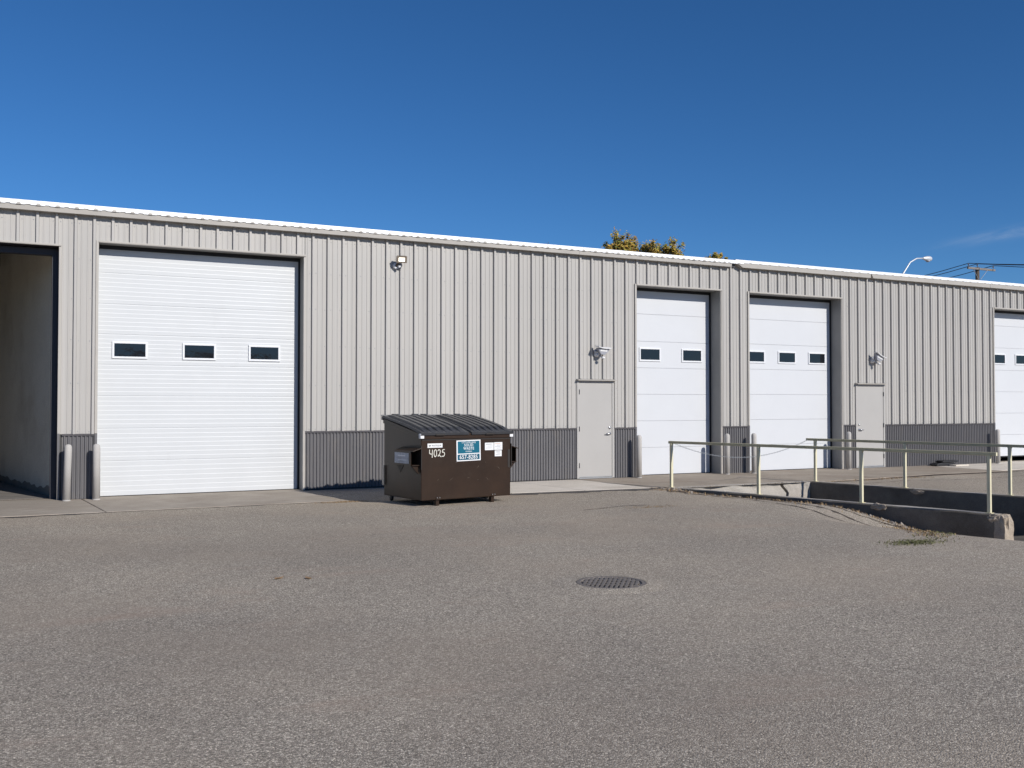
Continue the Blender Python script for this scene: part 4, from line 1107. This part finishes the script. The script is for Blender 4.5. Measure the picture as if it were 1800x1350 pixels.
# ------------------------------------------------------------------ storm drain
gc = Vector((5.06, -11.0)); gz = ground_z(gc.x, gc.y)
gz += 0.010
dr = tag(empty('storm_drain', (gc.x, gc.y, gz), -0.66), 'round cast iron storm drain grate set in the asphalt', 'drain grate')
rg = MB()
N = 40
for r_, z_ in ((0.335, -0.004), (0.33, 0.004), (0.292, 0.004), (0.288, -0.004), (0.28, -0.05)):
    for k in range(N): t = 2 * math.pi * k / N; rg.v.append((r_ * math.cos(t), r_ * math.sin(t), z_))
for i in range(4):
    for k in range(N): rg.f.append((i * N + k, i * N + (k + 1) % N, (i + 1) * N + (k + 1) % N, (i + 1) * N + k))
rg.obj('frame_ring', 'iron', dr, fix=False)
cl_ = MB(); rr_ = [(0.335, 0.0035), (0.46, -0.001), (0.66, -0.012)]
rnd = random.Random(2)
for q_, (r_, z_) in enumerate(rr_):
    for k in range(N):
        t = 2 * math.pi * k / N; r2 = r_ * (1 + (0.12 * noise.noise(Vector((math.cos(t) * 2, math.sin(t) * 2, 5))) if q_ == 2 else 0)); cl_.v.append((r2 * math.cos(t), r2 * math.sin(t), z_))
for i in range(2):
    for k in range(N): cl_.f.append((i * N + k, i * N + (k + 1) % N, (i + 1) * N + (k + 1) % N, (i + 1) * N + k))
cl_.obj('asphalt_collar', 'asphalt', dr, fix=False)
sh = MB(); sh.lathe([(0.287, -0.05), (0.287, -0.012)], (0, 0, 0), 40); sh.obj('shaft', 'pit_black', dr)
nb = 12
for k in range(nb):
    x_ = -0.265 + 0.53 * (k + 0.5) / nb; h_ = math.sqrt(max(0.0, 0.272 ** 2 - x_ * x_))
    bb = MB(); bb.box(x_ - 0.0135, x_ + 0.0135, -h_, h_, -0.004, 0.006); bb.obj('bar', 'iron', dr, 0.003)
for yv in (-0.12, 0.0, 0.12):
    h_ = math.sqrt(0.272 ** 2 - yv * yv)
    bb = MB(); bb.box(-h_, h_, yv - 0.02, yv + 0.02, -0.0038, 0.0045); bb.obj('cross_bar', 'iron', dr)

# ------------------------------------------------------------------ object by the far wall
t = tag(empty('rubber_hose_heap', (22.75, -0.28, ZG + 0.01)), 'black rubber mat folded on the ground against the charcoal wainscot', 'rubber mat')
b = MB(); b.prism([(-0.42, 0.0), (0.30, 0.0), (0.30, 0.03), (0.26, 0.085), (-0.18, 0.095), (-0.36, 0.075), (-0.44, 0.03)], 'y', -0.10, 0.14); b.obj('lower_fold', 'rubber', t, 0.015)
b = MB(); b.prism([(-0.20, 0.096), (0.34, 0.096), (0.42, 0.125), (0.42, 0.145), (-0.16, 0.15), (-0.24, 0.13)], 'y', -0.12, 0.12); b.obj('upper_fold', 'rubber', t, 0.012)
t.name = 'rubber_mat'
b = MB(); b.box(-0.28, 0.28, -0.10, 0.10, 0.0, 0.035); o = b.obj('board', 'walk', None, 0.004, loc=(23.02, -0.52, ZG + 0.012)); o.rotation_euler = (0, 0, 0.06)
tag(o, 'short pale board lying flat in front of the black rubber mat', 'board')

# ------------------------------------------------------------------ debris, weeds, grass (stuff)
rnd = random.Random(21)
def blades(name, m, spots, label, cat):
    mb = MB()
    for (x_, y_, h_, ln) in spots:
        a_ = rnd.uniform(0, 6.28); w_ = rnd.uniform(0.003, 0.008); z_ = ground_z(x_, y_)
        d = Vector((math.cos(a_), math.sin(a_), 0)); n_ = Vector((-d.y, d.x, 0))
        p0 = Vector((x_, y_, z_)); p1 = p0 + d * ln * 0.5 + Vector((0, 0, h_ * 0.7)); p2 = p0 + d * ln + Vector((0, 0, h_))
        mb.add([p0 - n_ * w_, p0 + n_ * w_, p1 + n_ * w_ * 0.7, p1 - n_ * w_ * 0.7, p2], [(0, 1, 2, 3), (3, 2, 4)])
    o = stuff(mb.obj(name, m, fix=False)); o['label'] = label; o['category'] = cat; return o
sp = []
for _ in range(800):
    x_, y_ = rnd.gauss(9.72, 0.2), rnd.gauss(-10.48, 0.10); sp.append((x_, y_, rnd.uniform(0.003, 0.022), rnd.uniform(0.01, 0.05)))
for _ in range(200):
    t_ = rnd.random(); sp.append((10.1 + t_ * 0.9 + rnd.gauss(0, 0.1), -10.5 + t_ * 0.7 + rnd.gauss(0, 0.12), rnd.uniform(0.004, 0.03), rnd.uniform(0.01, 0.05)))
blades('grass_patch', 'grass', sp, 'small green grass patch growing through the asphalt near the dock wall end', 'grass')
sp = []
for _ in range(2600):
    y_ = rnd.uniform(-9.3, -2.9); s_ = -0.12 - abs(rnd.gauss(0, 0.28)); sp.append((xn(y_) + s_, y_, rnd.uniform(0.0, 0.05), rnd.uniform(0.01, 0.07)))
for _ in range(900):
    t_ = rnd.random(); sp.append((10.4 + t_ * 1.0 + rnd.gauss(0, 0.12), -10.2 + t_ * 1.6 + rnd.gauss(0, 0.15), rnd.uniform(0.0, 0.03), rnd.uniform(0.01, 0.06)))
for _ in range(500): sp.append((rnd.gauss(5.05, 0.25), rnd.gauss(-2.55, 0.07), rnd.uniform(0.0, 0.015), rnd.uniform(0.01, 0.05)))
for _ in range(500): sp.append((rnd.uniform(15.6, 19), -2.95 + 0.09 * rnd.gauss(0, 1) + 0.0, rnd.uniform(0, 0.03), rnd.uniform(0.01, 0.05)))
for _ in range(250): sp.append((rnd.gauss(9.3, 0.3), rnd.gauss(-5.6, 0.1), rnd.uniform(0, 0.012), rnd.uniform(0.01, 0.05)))
blades('dry_weeds', 'drygrass', sp, 'dry weeds and straw collected along the dock wall', 'weeds')
def stones(name, m, spots, label, cat):
    mb = MB()
    for (x_, y_, r_) in spots:
        z_ = ground_z(x_, y_)
        vs = [(1, 0, 0), (-1, 0, 0), (0, 1, 0), (0, -1, 0), (0, 0, 0.8), (0, 0, -0.5)]
        R = Matrix.Rotation(rnd.uniform(0, 6.28), 3, 'Z') @ Matrix.Rotation(rnd.uniform(-.5, .5), 3, 'X')
        vs = [R @ (Vector(v) * r_ * rnd.uniform(0.6, 1.2)) + Vector((x_, y_, z_ + r_ * 0.25)) for v in vs]
        mb.add(vs, [(0, 2, 4), (2, 1, 4), (1, 3, 4), (3, 0, 4), (2, 0, 5), (1, 2, 5), (3, 1, 5), (0, 3, 5)])
    o = stuff(mb.obj(name, m, fix=False)); o['label'] = label; o['category'] = cat; return o
sp = []
for _ in range(1500):
    y_ = rnd.uniform(-9.2, -2.85); s_ = -0.11 - abs(rnd.gauss(0, 0.16)); sp.append((xn(y_) + s_, y_, abs(rnd.gauss(0.012, 0.012)) + 0.004))
for _ in range(70): sp.append((xn(-7.1) - 0.16 + rnd.gauss(0, 0.07), rnd.gauss(-7.1, 0.14), rnd.uniform(0.015, 0.045)))
for _ in range(250): sp.append((rnd.uniform(12, 15.2), -2.72 + rnd.gauss(0, 0.05), rnd.uniform(0.005, 0.018)))
for _ in range(120): sp.append((rnd.uniform(11.5, 12.4), -2.9 + rnd.gauss(0, 0.1), rnd.uniform(0.006, 0.025)))
stones('rubble', 'pebble', sp, 'crumbled concrete rubble and gravel along the near dock wall', 'rubble')
sp = [(rnd.uniform(-5, 13), rnd.uniform(-15, -3), rnd.uniform(0.003, 0.0075)) for _ in range(2600)]
sp = [p for p in sp if p[0] < xn(p[1]) - 0.15]
stones('loose_gravel', 'pebble', sp, 'scattered loose grit on the asphalt lot', 'gravel')
# a few fallen leaves on the lot
def dead_leaf(x_, y_, a_, s_, label):
    mb = MB(); pts = [(-1, 0, 0.08), (-0.5, 0.42, 0.18), (0.2, 0.5, 0.1), (1, 0, 0.3), (0.2, -0.5, 0.12), (-0.5, -0.42, 0.2)]
    mb.v = [(p[0] * s_, p[1] * s_, p[2] * s_) for p in pts] + [(p[0] * s_, p[1] * s_, p[2] * s_ - 0.002) for p in pts]
    mb.f = [(0, 1, 2, 3), (0, 3, 4, 5), (6, 9, 8, 7), (6, 11, 10, 9)] + [(i, (i + 1) % 6, 6 + (i + 1) % 6, 6 + i) for i in range(6)]
    o = mb.obj('fallen_leaf', 'leaf_litter', None, loc=(x_, y_, ground_z(x_, y_) + 0.004)); o.rotation_euler = (0, 0, a_); tag(o, label, 'leaf')
dead_leaf(2.27, -9.5, 0.4, 0.055, 'curled tan leaf lying on the asphalt in front of the ribbed door')
dead_leaf(2.52, -9.62, 1.9, 0.05, 'darker dry leaf just right of the curled tan leaf on the asphalt')

# ------------------------------------------------------------------ behind the building: trees, lamp, utility pole
def ray_pt(px, py, Y):
    f = 1720.78
    fwv = Vector((math.sin(YAW) * math.cos(PITCH), math.cos(YAW) * math.cos(PITCH), math.sin(PITCH)))
    rt = Vector((math.cos(YAW), -math.sin(YAW), 0)); up = rt.cross(fwv)
    d = fwv + rt * ((px - 900) / f) - up * ((py - 675) / f)
    return CAM + d * ((Y - CAM.y) / d.y)
def tree(base, H, R, lobes, nleaf, label, seed, leafm='leaf_autumn', lsize=0.085):
    rnd = random.Random(seed)
    t = tag(empty('tree', base), label, 'tree', 'autumn trees behind the warehouse')
    tr = MB(); top = Vector((0.1, 0, H * 0.55))
    tr.tube([(0, 0, -0.1), (0.03, 0.02, H * 0.2), (0.02, 0, H * 0.38), top], [R * 0.10, R * 0.075, R * 0.06, R * 0.045], 8)
    lv = MB()
    for (lx, ly, lz, lr) in lobes:
        c = Vector((lx, ly, lz))
        mid = Vector((0.05, 0, H * 0.36)).lerp(c, 0.55) + Vector((0, 0, 0.3))
        tr.tube([(0.04, 0, H * rnd.uniform(0.26, 0.42)), mid, c], [R * 0.04, R * 0.026, R * 0.008], 6)
        n = int(nleaf * lr ** 1.6 / sum(q[3] ** 1.6 for q in lobes))
        twigs = []
        for k in range(max(8, int(26 * lr))):
            d = Vector((rnd.gauss(0, 1), rnd.gauss(0, 1), rnd.gauss(0.35, 0.9))).normalized()
            e_ = c + Vector((d.x * lr, d.y * lr, d.z * lr * 1.15)) * rnd.uniform(0.55, 1.08)
            tr.tube([c + (e_ - c) * 0.1, c.lerp(e_, 0.6) + Vector((0, 0, 0.05)), e_], [0.03, 0.018, 0.006], 4, False)
            twigs.append(e_)
        for k in range(n):
            e_ = rnd.choice(twigs); f_ = rnd.random() ** 0.5
            p = c.lerp(e_, 0.25 + 0.78 * f_) + Vector((rnd.gauss(0, 0.13), rnd.gauss(0, 0.13), rnd.gauss(0, 0.12))) * lr
            s_ = lsize * rnd.uniform(0.6, 1.25)
            a_ = Vector((rnd.gauss(0, 1), rnd.gauss(0, 1), rnd.gauss(0, 1))).normalized(); b_ = a_.orthogonal().normalized()
            lv.add([p - a_ * s_, p + b_ * s_ * 0.55, p + a_ * s_, p - b_ * s_ * 0.55], [(0, 1, 2, 3)])
    tr.obj('trunk', 'bark', t, fix=False); lv.obj('crown', leafm, t, fix=False)
TY = 22.0
def lob(base, px, py, lr, dy=0.0):
    p = ray_pt(px, py, TY + dy); return (p.x - base[0], p.y - base[1], p.z - base[2] - lr, lr)
b1 = ray_pt(1128, 600, TY); base = (b1.x, TY, ZG)
lobs = [lob(base, 1085, 414, 0.75), lob(base, 1102, 413, 0.55, 0.5), lob(base, 1142, 421, 0.85, -0.3), lob(base, 1183, 423, 0.65), lob(base, 1066, 433, 0.6), lob(base, 1120, 436, 0.9, 0.8), lob(base, 1165, 437, 0.9, 0.6), lob(base, 1098, 440, 1.1, 0.4), lob(base, 1150, 440, 1.0, 0.2), lob(base, 1075, 437, 0.8, -0.4), lob(base, 1190, 441, 0.6, 0.3)]
lobs += [(0.4, 0.2, 6.9, 1.7), (-1.2, 0.5, 6.1, 1.5), (1.5, -0.4, 6.0, 1.5), (0.2, -0.8, 5.2, 1.6)]
tree(base, 9.2, 2.2, lobs, 34000, 'tall autumn tree with orange and green leaves behind the roof', 5)
b2 = ray_pt(1258, 600, TY); base = (b2.x, TY, ZG)
lobs = [lob(base, 1258, 444, 0.4), lob(base, 1262, 447, 0.35, 0.4), lob(base, 1240, 449, 0.3), lob(base, 1278, 451, 0.3), lob(base, 1250, 453, 0.6)] + [(0, 0, 6.8, 1.2), (0.6, 0.3, 5.8, 1.3), (-0.6, -0.3, 5.4, 1.2)]
tree(base, 8.6, 1.8, lobs, 11000, 'smaller autumn treetop just left of the roof step', 8)
b3 = ray_pt(945, 600, TY); base = (b3.x, TY, ZG)
t3 = tag(empty('tree', base), 'bare twigs of a leafless treetop behind the roof', 'tree', 'autumn trees behind the warehouse')
tr = MB(); tr.tube([(0, 0, -0.1), (0.1, 0, 3.5), (0, 0, 6.0)], [0.16, 0.11, 0.06], 8); rnd = random.Random(4)
for px, py in ((934, 428), (930, 427), (960, 427), (964, 425), (957, 431), (926, 431)):
    e_ = ray_pt(px, py, TY) - Vector(base); tr.tube([(0, 0, rnd.uniform(4.5, 6)), (e_.x * 0.6, 0.1, e_.z * 0.84), tuple(e_)], [0.05, 0.028, 0.010], 5)
tr.obj('trunk', 'bark', t3, fix=False)
tw = MB()
for k in range(40):
    px, py = rnd.choice(((934, 428), (960, 427), (945, 433), (926, 431), (964, 426))); e_ = ray_pt(px, py + 3, TY) - Vector(base)
    q = e_ + Vector((rnd.gauss(0, 0.2), rnd.gauss(0, 0.2), rnd.uniform(-0.3, 0.05))); tw.tube([(e_.x * .8, 0, e_.z - 0.8), tuple(q)], [0.012, 0.004], 4, False)
tw.obj('crown', 'bark', t3, fix=False)

# wooded rise across the road behind the camera (seen only mirrored in the door windows)
hl = MB(); n_ = 160
for i in range(n_ + 1):
    x_ = -260 + 620 * i / n_
    h_ = 8.5 + 3.2 * noise.noise(Vector((x_ * 0.02, 0, 3))) + 1.6 * noise.noise(Vector((x_ * 0.09, 1, 3))) + 0.8 * noise.noise(Vector((x_ * 0.31, 2, 3)))
    hl.v += [(x_, -125, ZG - 0.3), (x_, -133, h_ * 0.75), (x_, -141, h_), (x_, -175, ZG - 0.3)]
for i in range(n_):
    for k in range(3): hl.f.append((4 * i + k, 4 * i + k + 1, 4 * i + 5 + k, 4 * i + 4 + k))
structure(hl.obj('hills', 'hill', smooth=True))

# street lamp
LY = 20.0
pb = ray_pt(1585.5, 600, LY); hd = ray_pt(1622, 454, LY); tip = ray_pt(1637, 455, LY); k1 = ray_pt(1588, 480, LY); k2 = ray_pt(1600, 461, LY); k3 = ray_pt(1611, 454.5, LY)
lamp = tag(empty('street_lamp', (pb.x, LY, ZG)), 'street lamp with curved arm and pale cobra head behind the roof', 'street lamp')
O = Vector((pb.x, LY, ZG))
p = MB(); p.tube([(0, 0, 0), (0, 0, 4), (0, 0, k1.z - O.z - 0.9)], [0.10, 0.085, 0.065], 12); p.obj('pole', 'lamp_metal', lamp, 0, True)
p = MB(); p.tube([(0, 0, k1.z - O.z - 0.92), tuple(k1 - O), tuple(k2 - O), tuple(k3 - O), tuple(hd - O)], [0.06, 0.05, 0.042, 0.04, 0.035], 10); p.obj('arm', 'lamp_metal', lamp, 0, True)
p = MB(); d = tip - hd; Lh = d.length
p.tube([tuple(hd - O + d * t) for t in (-0.05, 0.08, 0.35, 0.7, 0.92, 1.0)], [0.04, 0.075, 0.13, 0.155, 0.12, 0.05], 14); hdo = p.obj('lamp_head', 'lamp_metal', lamp, 0, True)
p = MB(); c_ = hd - O + d * 0.6; p.lathe([(0.13, 0.0), (0.11, -0.05), (0.05, -0.075)], (c_.x, c_.y, c_.z - 0.12), 16); p.obj('lens', 'plastic_grey', hdo, 0, True)

# utility pole with cross-arm
UY = 20.0
up_ = ray_pt(1718, 470, UY); al = ray_pt(1697, 472, UY); ar = ray_pt(1745, 475, UY)
O = Vector((up_.x, UY, ZG))
ut = tag(empty('utility_pole', tuple(O)), 'dark wooden utility pole with grey cross-arm behind the roof', 'utility pole')
p = MB(); p.tube([(0, 0, -0.2), (0, 0, 5), (0, 0, up_.z - O.z)], [0.16, 0.135, 0.11], 12); p.obj('pole', 'wood_pole', ut, 0, True)
am = MB(); zc = (al.z + ar.z) / 2 - O.z; am.box(al.x - O.x, ar.x - O.x, -0.19, -0.10, zc - 0.06, zc + 0.06); am.obj('cross_arm', 'wood_grey', ut, 0.008)
for s in (-1, 1):
    br = MB(); br.tube([(s * 0.62, -0.2, zc - 0.05), (s * 0.08, -0.14, zc - 0.62)], 0.018, 6); br.obj('brace', 'galv', ut)
ins = [al.x - O.x + 0.08, 0.0, ar.x - O.x - 0.14]
for k, x_ in enumerate(ins):
    zt_ = (zc + 0.06) if k != 1 else (up_.z - O.z)
    i_ = MB(); i_.lathe([(0.014, 0.0), (0.014, 0.08), (0.045, 0.085), (0.05, 0.13), (0.035, 0.17), (0.04, 0.19), (0.02, 0.22)], (x_, -0.145 if k != 1 else 0, zt_), 10); i_.obj('insulator', 'plastic_grey', ut, 0, True)
Lp = ray_pt(1290, 520, 48.0); Rp = ray_pt(2300, 435, 4.0)
names = ['left', 'middle', 'right']
for k, x_ in enumerate(ins):
    zt_ = ((zc + 0.06) if k != 1 else (up_.z - O.z)) + 0.21
    P0 = O + Vector((x_, -0.145 if k != 1 else 0, zt_))
    off = Vector((x_ * 0.8, 0, -0.25 if k == 2 else 0))
    wp = []
    for i in range(13):
        t_ = i / 12; q = (Lp + off).lerp(P0, t_); q.z -= 0.9 * 4 * t_ * (1 - t_); wp.append(q)
    for i in range(1, 11):
        t_ = i / 10; q = P0.lerp(Rp + off, t_); q.z -= 0.35 * 4 * t_ * (1 - t_); wp.append(q)
    mb = MB(); mb.tube(wp, 0.022, 5)
    tag(mb.obj('power_line', 'cable', smooth=True), ['overhead wire on the left end insulator of the cross-arm', 'topmost overhead wire carried on the pole top', 'lower overhead wire on the right end of the cross-arm'][k], 'power line', 'overhead wires on the utility pole')

# ------------------------------------------------------------------ render defaults
scene.render.resolution_x = 1024; scene.render.resolution_y = 768
scene.cycles.samples = 96
